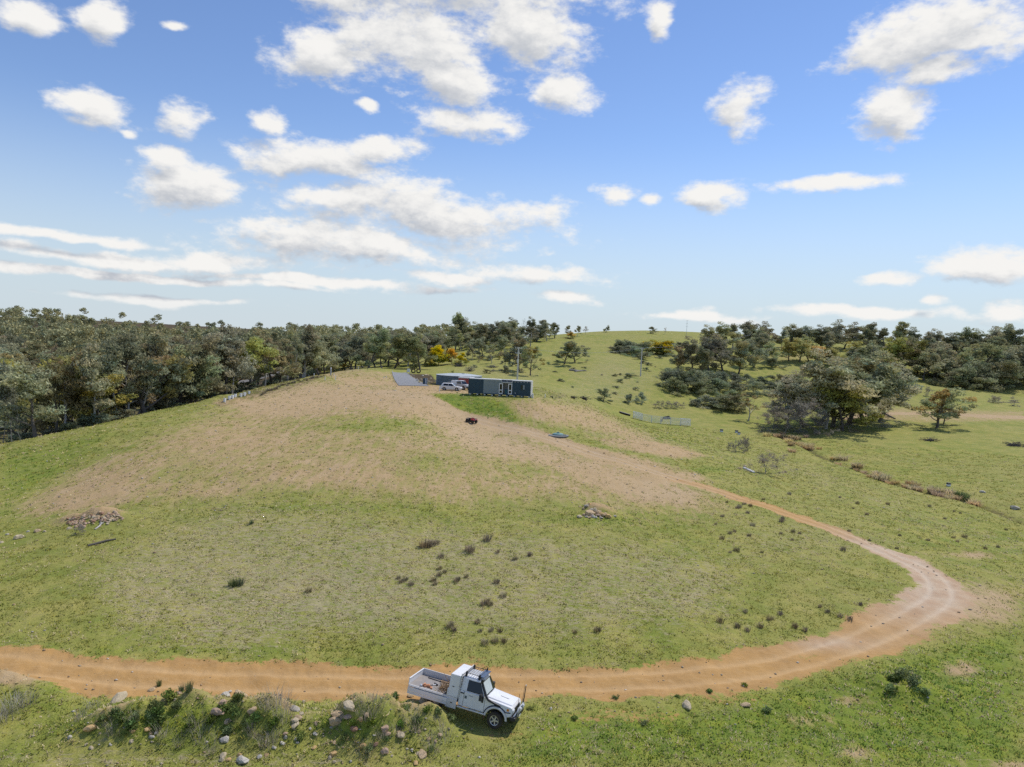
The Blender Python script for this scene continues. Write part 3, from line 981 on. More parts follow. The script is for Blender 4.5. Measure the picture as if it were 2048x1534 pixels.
def grow(R, H, trunk_frac, spread, depth, kids, first_rad, up=.35, lean=.08):
    """recursive limbs; returns tube list and tips"""
    tubes, tips = [], []

    def limb(p, d, L, r, lev):
        n = 4
        pts, rad = [p], [r]
        q = p
        for i in range(n):
            d = d + R.normal(size=3) * .13
            d[2] += up * .08
            d = d / np.linalg.norm(d)
            q = q + d * L / n
            pts.append(q); rad.append(r * (1 - .45 * (i + 1) / n))
        tubes.append((pts, rad))
        if lev >= depth:
            tips.append((q, L)); tips.append((pts[3], L * .8)); tips.append((pts[2] + R.normal(size=3) * .25 * L, L * .8))
            return
        if lev == depth - 1:
            tips.append((pts[3] + R.normal(size=3) * .2 * L, L)); tips.append((pts[2] + R.normal(size=3) * .3 * L, L))
        m = kids + (1 if R.uniform() < .4 else 0)
        a0 = R.uniform(0, 2 * np.pi)
        for k in range(m):
            a = a0 + 2 * np.pi * k / m + R.uniform(-.5, .5)
            t = spread * R.uniform(.6, 1.3)
            o = np.cross(d, [0, 0, 1.0]); o = o / (np.linalg.norm(o) + 1e-6) if np.linalg.norm(o) > .1 else np.array([1., 0, 0])
            o2 = np.cross(d, o)
            nd = d * math.cos(t) + (o * math.cos(a) + o2 * math.sin(a)) * math.sin(t)
            nd[2] += up * .3
            nd /= np.linalg.norm(nd)
            st = pts[-1] if k else pts[-1]
            if lev > 0 and R.uniform() < .35: st = pts[-2]
            limb(st, nd, L * R.uniform(.62, .85), r * .55 * R.uniform(.8, 1.1), lev + 1)

    d0 = np.array([R.normal() * lean, R.normal() * lean, 1.0]); d0 /= np.linalg.norm(d0)
    limb(np.array([0, 0, -.4]), d0, H * trunk_frac + .4, first_rad, 0)
    return tubes, tips


def grow2(R, H, tf, first, nlimb, sub, reach, rad, lean=.06, low_ang=62, top_ang=22):
    """leader with limbs all the way up: a fuller, lower crown"""
    tubes, tips = [], []
    n = 7
    d = np.array([R.normal() * lean, R.normal() * lean, 1.0])
    pts = [np.array([0, 0, -.4])]
    for i in range(n):
        d = d + R.normal(size=3) * .10; d[2] = 1
        pts.append(pts[-1] + d / np.linalg.norm(d) * (H * tf + .4) / n)
    rr = [rad * (1 - .78 * i / n) for i in range(n + 1)]
    tubes.append((pts, rr))
    tips.append((pts[-1], 1))
    az = R.uniform(0, 6.28)
    for i in range(nlimb):
        t = first + (1 - first) * (i + R.uniform(-.3, .3)) / max(1, nlimb - 1)
        t = min(max(t, first), 1.0)
        k = min(int(t * n), n - 1); p = pts[k] + (pts[k + 1] - pts[k]) * (t * n - k)
        az += 2.4 + R.uniform(-.5, .5)
        ang = math.radians(low_ang + (top_ang - low_ang) * (t - first) / (1 - first + 1e-6) + R.uniform(-10, 10))
        L = reach * H * (1.05 - .45 * t) * R.uniform(.6, 1.25)
        dd = np.array([math.cos(az) * math.sin(ang), math.sin(az) * math.sin(ang), math.cos(ang)])
        lp, lr = [p], [rad * (.52 - .25 * t)]
        for s in range(4):
            dd = dd + R.normal(size=3) * .16; dd[2] += .06
            dd /= np.linalg.norm(dd)
            lp.append(lp[-1] + dd * L / 4); lr.append(lr[0] * (1 - .8 * (s + 1) / 4))
        tubes.append((lp, lr)); tips.append((lp[-1], L))
        for s in range(sub):
            j = 2 + s % 3
            sd = dd + R.normal(size=3) * .75; sd[2] = sd[2] * .6 + .15; sd /= np.linalg.norm(sd)
            sl_ = L * R.uniform(.28, .5)
            a, b = lp[j] + sd * sl_ * .5, lp[j] + sd * sl_ + R.normal(size=3) * .1
            tubes.append(([lp[j], a, b], [lr[j] * .7, lr[j] * .45, lr[j] * .2]))
            tips.append((b, sl_))
            if R.uniform() < .5: tips.append((a, sl_))
    return tubes, tips


def trunk_mesh(name, tubes, mat, sides=6):
    mb = MB()
    for pts, rad in tubes:
        n = sides if rad[0] > .07 else 4
        mb.tube(pts, [max(q, .012) for q in rad], n, caps=False)
    me = bpy.data.meshes.new(name)
    me.from_pydata(mb.v, [], mb.f)
    me.polygons.foreach_set('use_smooth', [True] * len(me.polygons))
    me.materials.append(mat)
    return me


def norm_height(tubes, tips, H, top_pad=.6):
    top = max(t[0][2] for t in tips) + top_pad
    s = H / top
    tubes = [([np.array(p) * s for p in pts], [r * s for r in rad]) for pts, rad in tubes]
    tips = [(t[0] * s, t[1] * s) for t in tips]
    return tubes, tips


VAR = {}           # kind -> list of (trunk mesh, crown mesh), all ten metres tall


def make_kind(kind, count, bark, leaf, trunk_frac, spread, depth, kids, rad, clump, per, size, **kw):
    out = []
    for i in range(count):
        R = np.random.default_rng(sum(map(ord, kind)) * 10 + i)
        if 'limbs' in kw:
            tubes, tips = grow2(R, 10, kw.get('tf', .62), kw.get('first', .34), kw['limbs'] + int(R.integers(-1, 3)), kw.get('sub', 3), kw.get('reach', .40) * R.uniform(.9, 1.12), rad, kw.get('lean', .08), kw.get('low', 62), kw.get('top', 22))
        else:
            tubes, tips = grow(R, 10, trunk_frac * R.uniform(.85, 1.15), spread, depth, kids, rad, kw.get('up', .35), kw.get('lean', .08))
        tubes, tips = norm_height(tubes, tips, 10, clump * .6)
        crown = None
        if per:
            cent = np.array([t[0] for t in tips]); cr = np.array([clump * R.uniform(.65, 1.2) for t in tips])
            keep = R.uniform(0, 1, len(cent)) < kw.get('keep', .9)
            cent, cr = cent[keep], cr[keep]
            if len(cent) > 190:
                s = R.choice(len(cent), 190, replace=False); cent, cr = cent[s], cr[s]
            V, F, C = leaf_cloud(cent, cr, per, size, R, kw.get('droop', .5), kw.get('flat', .7), kw.get('tints'), kw.get('shell', .5), kw.get('aspect', .42))
            crown = array_mesh(kind + '_crown', V, F, leaf, False, C)
        out.append((trunk_mesh(kind + '_trunk', tubes, bark), crown))
    VAR[kind] = out


def yellow(c, base, R):
    zt = c[:, 2]
    f = R.uniform(0, 1, len(c)) < np.clip((zt - 2.5) / 5, .15, .85)
    g = base * np.array([.16, .19, .06]); y = base * np.array([.78, .55, .03])
    return np.where(f[:, None], y, g)


def yellow_some(c, base, R):
    k = np.sin(c[:, 0] * 1.3 + 1) + np.cos(c[:, 1] * 1.1) + c[:, 2] * .15
    f = (k > .9) & (R.uniform(0, 1, len(c)) < .8)
    return np.where(f[:, None], base * np.array([.70, .52, .05]), base * np.array([.17, .20, .08]))


def hanging(c, base, R):
    """drooping gums carry rusty clumps among grey-green ones"""
    k = np.sin(c[:, 0] * 1.1 + 2) + np.cos(c[:, 1] * 1.3) + .6 * np.sin(c[:, 2] * 1.7)
    return np.where((k > .55)[:, None], base * np.array([1.0, .92, .66]), base * np.array([.78, 1.0, 1.05]))


make_kind('gum', 7, M_bark_dark, M_leaf_gum, 0, 0, 0, 0, .27, 1.0, 88, .44, limbs=9, sub=4, reach=.42, first=.30, keep=.92)
make_kind('tall_gum', 5, M_bark_white, M_leaf_gum, 0, 0, 0, 0, .20, .85, 88, .42, limbs=10, sub=3, reach=.27, first=.36, tf=.72, keep=.92)
make_kind('round_gum', 5, M_bark_dark, M_leaf_dark, 0, 0, 0, 0, .26, 1.1, 88, .46, limbs=11, sub=4, reach=.40, first=.18, tf=.58, shell=.35, low=75)
make_kind('olive_gum', 5, M_bark_dark, M_leaf_olive, 0, 0, 0, 0, .24, 1.05, 88, .44, limbs=9, sub=4, reach=.42, first=.25, flat=.6)
make_kind('bare_gum', 4, M_bark_white, M_leaf_rust, 0, 0, 0, 0, .19, .55, 34, .40, limbs=9, sub=4, reach=.36, first=.40, tf=.7, keep=.6)
make_kind('dead', 3, M_deadwood, None, .34, .42, 5, 2, .18, .3, 0, .3, up=.5)
make_kind('wattle', 3, M_bark_dark, M_leaf_wattle, 0, 0, 0, 0, .16, 1.3, 90, .5, limbs=10, sub=4, reach=.42, first=.10, tf=.55, tints=yellow, shell=.4, low=78)
make_kind('wattle_some', 2, M_bark_dark, M_leaf_wattle, 0, 0, 0, 0, .16, 1.5, 90, .55, limbs=11, sub=4, reach=.45, first=.06, tf=.5, tints=yellow_some, shell=.4, low=82)
make_kind('shrub', 5, M_bark_dark, M_leaf_blue, 0, 0, 0, 0, .15, 1.6, 84, .62, limbs=11, sub=3, reach=.50, first=.05, tf=.48, shell=.4, low=85)
make_kind('dark_shrub', 4, M_bark_dark, M_leaf_dark, 0, 0, 0, 0, .15, 1.6, 84, .62, limbs=12, sub=3, reach=.50, first=.05, tf=.48, shell=.4, low=85)
make_kind('twig_shrub', 4, M_deadwood, M_leaf_twig, 0, 0, 0, 0, .10, 1.1, 30, .9, limbs=13, sub=4, reach=.5, first=.03, tf=.5, aspect=.07, shell=.0, low=70)
make_kind('mistletoe_gum', 4, M_bark_dark, M_leaf_rust, 0, 0, 0, 0, .25, .95, 84, .44, limbs=8, sub=4, reach=.46, first=.30, droop=1.4, tints=hanging)
print('tree kinds', {k: [len(c.vertices) if c else 0 for _, c in v] for k, v in VAR.items()})

TREE_N = [0]
LOOK = {'gum': 'spreading grey-green gum', 'tall_gum': 'tall pale-trunked gum', 'round_gum': 'dense round-headed dark gum', 'olive_gum': 'yellow-olive gum', 'bare_gum': 'thin-crowned gum with white limbs',
        'shrub': 'blue-green shrub', 'dark_shrub': 'dark dense shrub', 'twig_shrub': 'leafless grey twiggy shrub'}


def plant(kind, x, y, h, label, group, name='gum_tree', cat='tree', wide=1.0, sink=.15, var=None):
    TREE_N[0] += 1
    tm, cm = VAR[kind][(TREE_N[0] * 7 + 3) % len(VAR[kind]) if var is None else var]
    z = float(gz(x, y)) - sink
    e = empty(name, (x, y, z), (0, 0, random.uniform(0, 6.28)), (h / 10 * wide, h / 10 * wide, h / 10))
    tag(e, label, cat, group)
    link_mesh('trunk', tm, e)
    if cm: link_mesh('crown', cm, e)
    return e


def x_at(px, y):
    """world x for a photo column at a given distance, following the ground"""
    x = (px - 1024) / FPX * y
    for _ in range(4):
        qx, _q = project(np.array(x), np.array(float(y)), np.array(float(gz(x, y)) + 6))
        x += (px - float(qx)) / FPX * y
    return x


def top_height(px, top, y):
    x = x_at(px, y)
    p = at_y(px, top, y)
    return x, p[2] - float(gz(x, y))


def tree_d(px, y, top, kind, label, group=None, **kw):
    x, h = top_height(px, top, y)
    h = min(max(h, kw.pop('hmin', 3.0)), kw.pop('hmax', 21.0))
    return plant(kind, x, y, h, label, group, **kw)


def tree_b(px, base, top, kind, label, group=None, **kw):
    p = pg(px, base)
    t = at_y(px, top, p[1])
    return plant(kind, p[0], p[1], max(t[2] - p[2], .6), label, group, **kw)


# --- the wood beyond the crest of the bare hill
tree_d(24, 104, 728, 'dead', 'tall bare pale dead tree standing at the wood edge above the gravel road', name='dead_tree', wide=.45)
tree_d(8, 112, 745, 'dead', 'dead grey tree with thin trunk at the edge of the wood', name='dead_tree', wide=.5)
tree_b(42, 884, 805, 'dead', 'short dark burnt-looking snag beside the forked gum', name='dead_tree', wide=.4)
tree_d(74, 103, 722, 'gum', 'big dark forked gum with a low leaning limb at the hill crest', wide=1.1, var=1)
tree_d(112, 112, 722, 'olive_gum', 'yellow-green gum beside the forked gum', wide=.9)
tree_d(172, 118, 706, 'olive_gum', 'bright olive gum with domed crown at the wood edge', wide=1.0)
tree_d(205, 116, 740, 'olive_gum', 'low bushy olive gum in front of the domed one', wide=1.2)
tree_d(255, 122, 693, 'bare_gum', 'gum with bare white upper limbs among green crowns', wide=1.0)
tree_d(275, 124, 700, 'bare_gum', 'gum with thin rusty crown and pale limbs', wide=1.1)
tree_d(355, 136, 690, 'round_gum', 'grey-green rounded gum at the wood edge', wide=1.1)
tree_d(465, 148, 690, 'bare_gum', 'pale bare-limbed gum near the white tree guards', wide=1.0)
tree_d(480, 158, 652, 'gum', 'tall dark gum standing highest along the wood edge', wide=1.0)
tree_d(545, 168, 655, 'gum', 'wide dark gum near the end of the wood edge', wide=1.1)
tree_d(610, 190, 648, 'tall_gum', 'tall gum at the near end of the wood', wide=1.1)
tree_d(640, 212, 662, 'gum', 'dark gum at the very end of the wood', wide=1.0)
EDGE = [(-20, 108), (45, 116), (95, 124), (150, 120), (215, 128), (240, 116), (300, 126), (322, 132), (335, 126), (385, 140), (405, 146), (425, 142), (440, 152), (455, 142), (500, 152), (515, 164), (530, 158),
        (575, 176), (590, 170), (598, 186), (380, 134), (290, 120), (130, 108), (190, 110), (230, 122), (345, 130), (560, 165), (420, 148)]
for i, (px, y) in enumerate(EDGE):
    k = ('tall_gum', 'gum', 'olive_gum', 'round_gum', 'bare_gum', 'tall_gum')[i % 6]
    top = 735 - 75 * sstep(0, 520, px) + random.uniform(-22, 25) - (35 if px < 320 else 0) * .3
    tree_d(px, y + 4, top, k, LOOK[k] + ' in the front row of the wood', 'gums in the front row of the wood', hmax=17, hmin=6, wide=random.uniform(.85, 1.1))
n_in = 0
while n_in < 95:                                                  # deeper in the wood
    px, y = random.uniform(-60, 640), random.uniform(120, 300)
    x = x_at(px, y)
    z = float(gz(x, y))
    if z > 4.5 + (y > 200) * 6 or y < 128 + max(0, px - 300) * .25: continue
    if abs(float(zone_at(ROAD, x, y))) > .05: continue
    k = random.choice(('gum', 'gum', 'tall_gum', 'tall_gum', 'round_gum', 'olive_gum', 'gum', 'bare_gum'))
    plant(k, x, y, random.uniform(8.5, 17.5) * (.85 if y < 150 else 1), LOOK[k] + ' deep in the wood beyond the bare hill', 'gums deep in the wood', wide=random.uniform(.85, 1.35))
    n_in += 1
for px, y, h in [(60, 108, 2.2), (100, 112, 2.6), (140, 110, 2.5), (170, 112, 3.0), (210, 114, 2.5), (240, 118, 2.8), (330, 130, 2.6), (365, 138, 3.0), (420, 146, 2.4), (500, 156, 2.6), (20, 112, 1.8), (560, 172, 3.0)]:
    plant('dark_shrub' if h > 2.5 else 'shrub', x_at(px, y), y, h, 'low understorey shrub beneath the front row of gums', 'understorey shrubs at the wood edge', 'shrub', 'shrub', 1.5)
# --- trees at the top of the drive
GROUPED = 'dark gums beyond the top of the drive'
for px, y, top, k, lab, w in [(735, 214, 652, 'round_gum', 'dense dark gum standing first left of the concrete drive', 1.15), (702, 232, 660, 'gum', 'tall gum behind the fence on the ridge', 1.0),
                              (765, 232, 668, 'gum', 'shadowy gum between two dense gums above the drive', 1.0), (790, 226, 655, 'gum', 'spreading black-trunked gum above the drive', 1.3), (842, 222, 665, 'round_gum', 'round dense gum beside the yellow wattles', 1.0),
                              (815, 240, 662, 'tall_gum', 'grey gum behind the spreading one', 1.1)]:
    tree_d(px, y, top, k, lab, wide=w)
for px, y, top in [(660, 330, 668), (690, 350, 655), (715, 345, 660), (750, 345, 655), (780, 340, 660), (815, 340, 655), (850, 340, 658), (880, 335, 660), (640, 350, 652), (600, 345, 650), (670, 300, 690), (700, 280, 690)]:
    k = random.choice(('gum', 'tall_gum', 'round_gum'))
    tree_d(px, y, top, k, LOOK[k] + ' on the skyline behind the ridge-top paddock', 'skyline gums behind the ridge paddock', hmin=7, wide=1.2)
for px, y, top, k, lab in [(878, 240, 688, 'wattle', 'tall wattle in full yellow flower'), (905, 246, 694, 'wattle', 'yellow wattle right of the tallest one'), (922, 240, 703, 'wattle', 'low broad yellow wattle above the water tank'),
                           (862, 236, 712, 'wattle', 'small yellow wattle tucked under the round gum'), (690, 232, 728, 'wattle_some', 'small wattle with scattered yellow flower by the ridge fence')]:
    tree_d(px, y, top, k, lab, name='wattle_tree', wide=1.25)
for px, y, top, k, lab in [(945, 262, 690, 'tall_gum', 'slim gum right of the wattles'), (968, 268, 672, 'round_gum', 'dark gum behind the slim one'), (1000, 274, 668, 'gum', 'broad gum below the skyline trees'),
                           (985, 248, 695, 'bare_gum', 'gum with white bare limbs above the tank'), (935, 270, 700, 'olive_gum', 'olive gum beside the wattles')]:
    tree_d(px, y, top, k, lab, wide=1.15)
tree_d(1041, 226, 672, 'mistletoe_gum', 'large drooping gum standing behind the power pole', wide=1.25, var=0)
tree_d(1062, 214, 690, 'mistletoe_gum', 'drooping gum leaning against the large one behind the pole', wide=1.0)
tree_b(1128, 729, 682, 'mistletoe_gum', 'drooping twin gum with split trunk on the green slope', wide=1.35, var=1)
tree_b(1150, 725, 680, 'round_gum', 'dark companion of the twin gum on the green slope', wide=1.2)
# --- skyline gums on the ridge behind the house
for px, y, top, k, lab, w in [(911, 335, 624, 'tall_gum', 'tallest gum on the skyline above the wattles', .9), (1045, 345, 634, 'dead', 'bare dead tree on the skyline between two crowns', .8), (1020, 342, 633, 'gum', 'skyline gum left of the dead tree', 1.1),
                              (1065, 350, 632, 'gum', 'skyline gum right of the dead tree', .9), (1172, 385, 652, 'bare_gum', 'thin see-through gum on the skyline', 1.0), (1212, 400, 649, 'gum', 'lone round gum on the bare skyline', 1.2),
                              (1308, 390, 652, 'round_gum', 'lone dark bush-like tree on the hill crest', 1.3), (1331, 390, 656, 'bare_gum', 'thin crooked tree on the hill crest', .8)]:
    tree_d(px, y, top, k, lab, wide=w, hmin=4)
for px, y, top in [(893, 325, 646), (935, 332, 634), (955, 335, 642), (985, 338, 645), (1000, 335, 650), (1090, 352, 648), (1110, 360, 644), (1138, 365, 650), (1040, 330, 655), (1075, 335, 660), (965, 320, 660), (925, 310, 665), (1100, 345, 660), (1010, 310, 668), (880, 320, 655), (1155, 372, 656)]:
    k = random.choice(('gum', 'round_gum', 'tall_gum'))
    tree_d(px, y, top, k, LOOK[k] + ' among the skyline trees behind the house', 'skyline gums behind the house', hmin=6, wide=1.2)
tree_d(1142, 355, 663, 'wattle', 'yellow flowering bush at the foot of the skyline trees', name='wattle_tree', wide=2.2, hmin=3.0, hmax=5.5)
tree_d(1312, 308, 676, 'wattle_some', 'big round bush with orange-yellow flower on the green hillside', name='wattle_tree', wide=2.0, hmin=4.0)
tree_d(1645, 300, 690, 'wattle', 'pale yellow wattle among grey gums', name='wattle_tree', wide=1.4, hmin=4.0)
for px, y, top in [(1245, 306, 678), (1262, 304, 676), (1283, 304, 676), (1255, 296, 690), (1275, 292, 692), (1235, 300, 690), (1284, 284, 702), (1340, 330, 682), (1360, 335, 682)]:
    k = random.choice(('shrub', 'dark_shrub'))
    tree_d(px, y, top, k, LOOK[k] + ' in the thicket on the green hillside', 'shrubs on the green hillside', name='shrub', cat='shrub', wide=1.7, hmin=2.2, hmax=6)
# --- trees on the right-hand slopes
R1 = 'gums along the right-hand skyline'
for px, y, top in [(1420, 330, 648), (1440, 335, 642), (1465, 335, 646), (1500, 338, 640), (1520, 340, 648), (1548, 340, 641), (1580, 345, 646), (1605, 345, 650), (1625, 340, 652), (1655, 345, 636), (1690, 348, 641), (1718, 350, 648), (1750, 350, 644), (1790, 352, 641),
                   (1815, 352, 650), (1845, 350, 652), (1880, 352, 656), (1910, 352, 652), (1940, 354, 655), (1965, 352, 650), (1990, 354, 645), (2015, 352, 652), (2045, 352, 648), (2075, 350, 652), (1770, 340, 655), (1860, 340, 662), (1925, 340, 664), (2000, 338, 664), (1735, 340, 655), (1640, 340, 648), (1565, 335, 655)]:
    k = random.choice(('gum', 'gum', 'tall_gum', 'round_gum'))
    tree_d(px, y, top, k, LOOK[k] + ' on the far skyline above the valley', R1, hmin=7, wide=1.25)
R2 = 'gums on the slope below the right-hand skyline'
for px, y, top in [(1555, 296, 680), (1580, 300, 676), (1600, 300, 672), (1620, 302, 676), (1665, 300, 690), (1740, 292, 688), (1780, 300, 672), (1805, 302, 674), (1838, 304, 678), (1870, 298, 684), (1900, 300, 680), (1925, 302, 684), (1955, 302, 682), (1985, 300, 692), (2015, 302, 688), (2045, 300, 688),
                   (1700, 300, 680), (1720, 296, 692), (1760, 285, 700), (1850, 290, 694), (2070, 300, 684)]:
    k = random.choice(('gum', 'round_gum', 'olive_gum', 'gum'))
    tree_d(px, y, top, k, LOOK[k] + ' on the slope below the far skyline', R2, hmin=6, wide=1.3)
for px, y, top, k, lab, w in [(1358, 258, 688, 'mistletoe_gum', 'drooping gum at the edge of the hillside clump', 1.1), (1385, 264, 670, 'gum', 'grey gum in the hillside clump', 1.1), (1420, 268, 664, 'gum', 'broad gum at the heart of the hillside clump', 1.2),
                              (1448, 272, 672, 'round_gum', 'round gum in the hillside clump', 1.1), (1478, 270, 676, 'mistletoe_gum', 'drooping round gum at the right of the hillside clump', 1.2), (1405, 256, 690, 'round_gum', 'low dark gum in front of the hillside clump', 1.1), (1510, 285, 678, 'round_gum', 'square-crowned gum right of the hillside clump', 1.2)]:
    tree_d(px, y, top, k, lab, wide=w)
R3 = 'big gums around the creek'
for px, y, top, k, lab, w in [(1640, 184, 708, 'gum', 'big spreading gum at the head of the creek', 1.35), (1668, 180, 694, 'gum', 'tallest gum of the creek grove', 1.3), (1700, 186, 694, 'gum', 'broad gum right in the creek grove', 1.3), (1735, 188, 708, 'mistletoe_gum', 'gum with long drooping right-hand limb in the creek grove', 1.35),
                              (1612, 178, 738, 'gum', 'dark lower gum of the creek grove', 1.2), (1580, 176, 756, 'tall_gum', 'slim pale-trunked gum at the left of the creek grove', 1.3), (1690, 174, 752, 'olive_gum', 'olive gum in front of the creek grove', 1.3), (1655, 176, 760, 'tall_gum', 'slender low gum in front of the creek grove', 1.3),
                              (1760, 196, 720, 'gum', 'outer gum on the far side of the creek grove', 1.1)]:
    tree_d(px, y, top, k, lab, wide=w)
tree_b(1497, 842, 786, 'bare_gum', 'small half-bare tree standing alone by the creek shrubs', wide=1.5)
tree_b(1872, 856, 772, 'mistletoe_gum', 'lone wide gum with rusty hanging clumps in the right paddock', wide=1.5, var=2)
tree_b(1886, 848, 790, 'mistletoe_gum', 'slimmer gum beside the lone wide gum', wide=1.2, var=0)
for px, b, top, w in [(1548, 862, 800, 1.2), (1570, 866, 788, 1.3), (1596, 868, 790, 1.2), (1640, 868, 815, 1.2), (1470, 815, 790, 1.6), (1700, 862, 815, 1.5), (1735, 856, 812, 1.5), (1760, 850, 815, 1.3)]:
    tree_b(px, b, top, 'twig_shrub', 'leafless grey twiggy shrub at the foot of the creek grove', 'twiggy shrubs by the creek', name='shrub', cat='shrub', wide=w)
for k2 in range(46):
    px, y = random.uniform(1480, 2090), random.uniform(296, 350)
    x = x_at(px, y)
    if 1560 < px < 1720 and y < 320: continue
    k = random.choice(('gum', 'round_gum', 'gum', 'tall_gum'))
    plant(k, x, y, random.uniform(8, 12), LOOK[k] + ' filling the slope below the far skyline', 'gums filling the slope below the far skyline', wide=random.uniform(1.15, 1.4))
for px, y, h in [(650, 225, 11), (668, 240, 12), (688, 252, 12), (712, 244, 13), (728, 236, 12), (752, 248, 12), (778, 246, 13), (800, 252, 12), (826, 248, 12), (850, 252, 11), (866, 246, 9), (742, 262, 13), (700, 270, 12), (812, 268, 12), (660, 262, 12), (770, 275, 13)]:
    k = random.choice(('gum', 'round_gum', 'gum'))
    plant(k, x_at(px, y), y, h, LOOK[k] + ' in the dark belt behind the drive', 'gums in the dark belt behind the drive', wide=1.2)
for k2 in range(24):
    px, y = random.uniform(870, 1110), random.uniform(292, 350)
    k = random.choice(('gum', 'round_gum', 'gum', 'tall_gum'))
    plant(k, x_at(px, y), y, random.uniform(7, 11.5), LOOK[k] + ' in the belt on the rise behind the house', 'gums in the belt behind the house', wide=random.uniform(1.1, 1.4))
for px, b, top in [(1332, 772, 738), (1352, 776, 734), (1372, 780, 736), (1395, 780, 738), (1420, 780, 740), (1442, 778, 738), (1468, 774, 742), (1356, 788, 752), (1398, 790, 754), (1338, 760, 734), (1492, 770, 744), (1520, 774, 748), (1556, 778, 745), (1590, 782, 746), (1440, 790, 755), (1475, 790, 760), (1540, 790, 758), (1510, 788, 755)]:
    tree_b(px, b, top, (kk := random.choice(('shrub', 'shrub', 'dark_shrub'))), LOOK[kk] + ' in the thicket below the hillside gums', 'thicket shrubs below the hillside gums', name='shrub', cat='shrub', wide=1.35)
for px, b, top in [(1400, 812, 794), (1422, 816, 788), (1446, 820, 784), (1468, 820, 790), (1438, 815, 786), (1385, 812, 798)]:
    tree_b(px, b, top, 'dark_shrub', 'dark spreading shrub left of the small half-bare tree', 'dark shrubs beside the valley flat', name='shrub', cat='shrub', wide=1.7)
for px, b, top in [(1895, 772, 740), (1918, 776, 734), (1940, 777, 726), (1965, 777, 720), (1990, 777, 716), (2015, 775, 716), (2035, 770, 722), (1955, 778, 740), (2000, 778, 740), (1905, 760, 728), (1930, 755, 720)]:
    tree_b(px, b, top, 'dark_shrub', 'dark rounded shrub in the dense row across the right paddock', 'dense row of dark shrubs', name='shrub', cat='shrub', wide=1.3)
for px, b, top, k, lab, w in [(1207, 803, 774, 'round_gum', 'small round tree alone on the valley slope', 1.5), (1785, 786, 760, 'shrub', 'small shrub pair behind the creek grove', 1.4), (1803, 785, 750, 'shrub', 'upright shrub behind the creek grove', 1.2), (1800, 752, 736, 'shrub', 'dark little shrub on the slope behind the grove', 1.6),
                              (1545, 735, 714, 'shrub', 'dark bush alone in the upper clearing', 1.6), (1530, 948, 898, 'twig_shrub', 'rounded leafless bush beside the white board', 1.5), (1855, 792, 770, 'twig_shrub', 'grey sapling behind the lone wide gum', 1.2), (1990, 806, 788, 'twig_shrub', 'grey low brush in the right paddock', 1.8),
                              (2030, 812, 790, 'twig_shrub', 'bare sapling clump at the right paddock edge', 1.2), (1255, 806, 788, 'shrub', 'small ragged shrub below the green hillside', 1.1), (1282, 806, 780, 'shrub', 'taller ragged shrub below the green hillside', .9), (1008, 745, 728, 'dark_shrub', 'dark sapling left of the power pole', 1.0),
                              (1292, 742, 733, 'shrub', 'little dark bush right of the hillside pole', 1.4), (1262, 752, 745, 'dark_shrub', 'low dark bush at the foot of the hillside pole', 3.0), (1236, 690, 679, 'shrub', 'small dark bush at the left of the hillside thicket', 1.5)]:
    tree_b(px, b, top, k, lab, name='small_tree' if k == 'round_gum' else 'shrub', cat='tree' if k == 'round_gum' else 'shrub', wide=w)
for px, b, top in [(1458, 902, 880), (1466, 904, 874), (1478, 906, 872), (1488, 904, 868), (1493, 902, 870), (1310, 815, 800), (1322, 816, 798), (1336, 816, 799), (1350, 817, 800), (1362, 816, 802)]:
    tree_b(px, b, top, 'twig_shrub', 'thin upright bare sapling in the valley grass', 'bare saplings in the valley', name='sapling', cat='shrub', wide=.6 if px > 1400 else 1.4)
for k in range(46):
    px, py = random.uniform(1060, 1420), random.uniform(690, 800)
    if py < 672 + abs(px - 1250) * .03 or (px < 1090 and py > 760): continue
    tree_b(px, py, py - random.uniform(3, 8), (kk := random.choice(('shrub', 'dark_shrub', 'twig_shrub'))), 'low ' + LOOK[kk] + ' dotted over the green hillside', 'low bushes dotted over the green hillside', name='shrub', cat='shrub', wide=random.uniform(1.5, 2.6))
for k in range(22):
    px, py = random.uniform(900, 1075), random.uniform(718, 748)
    tree_b(px, py, py - random.uniform(5, 12), (kk := random.choice(('shrub', 'dark_shrub', 'olive_gum', 'twig_shrub'))), 'small ' + LOOK[kk] + ' on the flat behind the container house', 'scrub bushes behind the container house', name='shrub', cat='shrub', wide=random.uniform(1.2, 2.0))
tree_b(162, 1068, 1042, 'twig_shrub', 'leafless shrub growing in front of the stone heap', name='shrub', cat='shrub', wide=1.2)


def build_far_wood():
    """the far hillside wood: one mass of crowns"""
    R = np.random.default_rng(99)
    cs, rs = [], []
    n = 0
    while n < 760:
        px, y = R.uniform(-150, 900), math.exp(R.uniform(math.log(285), math.log(640)))
        x = (px - 1024) / FPX * y
        if px > 640 and y < 360: continue
        z = float(gz(x, y)); h = R.uniform(8, 17); big = R.uniform(.7, 1.5)
        for k in range(9):
            a = R.uniform(0, 6.28); q = R.uniform(0, 3.4) * big
            cs.append((x + math.cos(a) * q, y + math.sin(a) * q, z + h - 1.5 - q * .7 - R.uniform(0, 3.5) * (k > 4))); rs.append(R.uniform(1.4, 2.3) * (.7 + .35 * big))
        n += 1
    V, F, C = leaf_cloud(cs, rs, 26, 1.25, R, .3, .75, None, .5, .55)
    tone = .75 + .6 * np.array([[.5, .5, .5]]) 
    hue = fbm(V[:, 0] * .05, V[:, 1] * .05, 5)[:, None]
    C = C * (np.array([[.315, .325, .205]]) * (1 - hue) + np.array([[.420, .360, .185]]) * hue)
    m = leafmat('leaf_far', (1, 1, 1), .0, .2)
    tag(link_mesh('forest', array_mesh('forest', V, F, m, False, C)), 'far wooded hillside of close-set gums on the horizon', 'forest', kind='stuff')


build_far_wood()

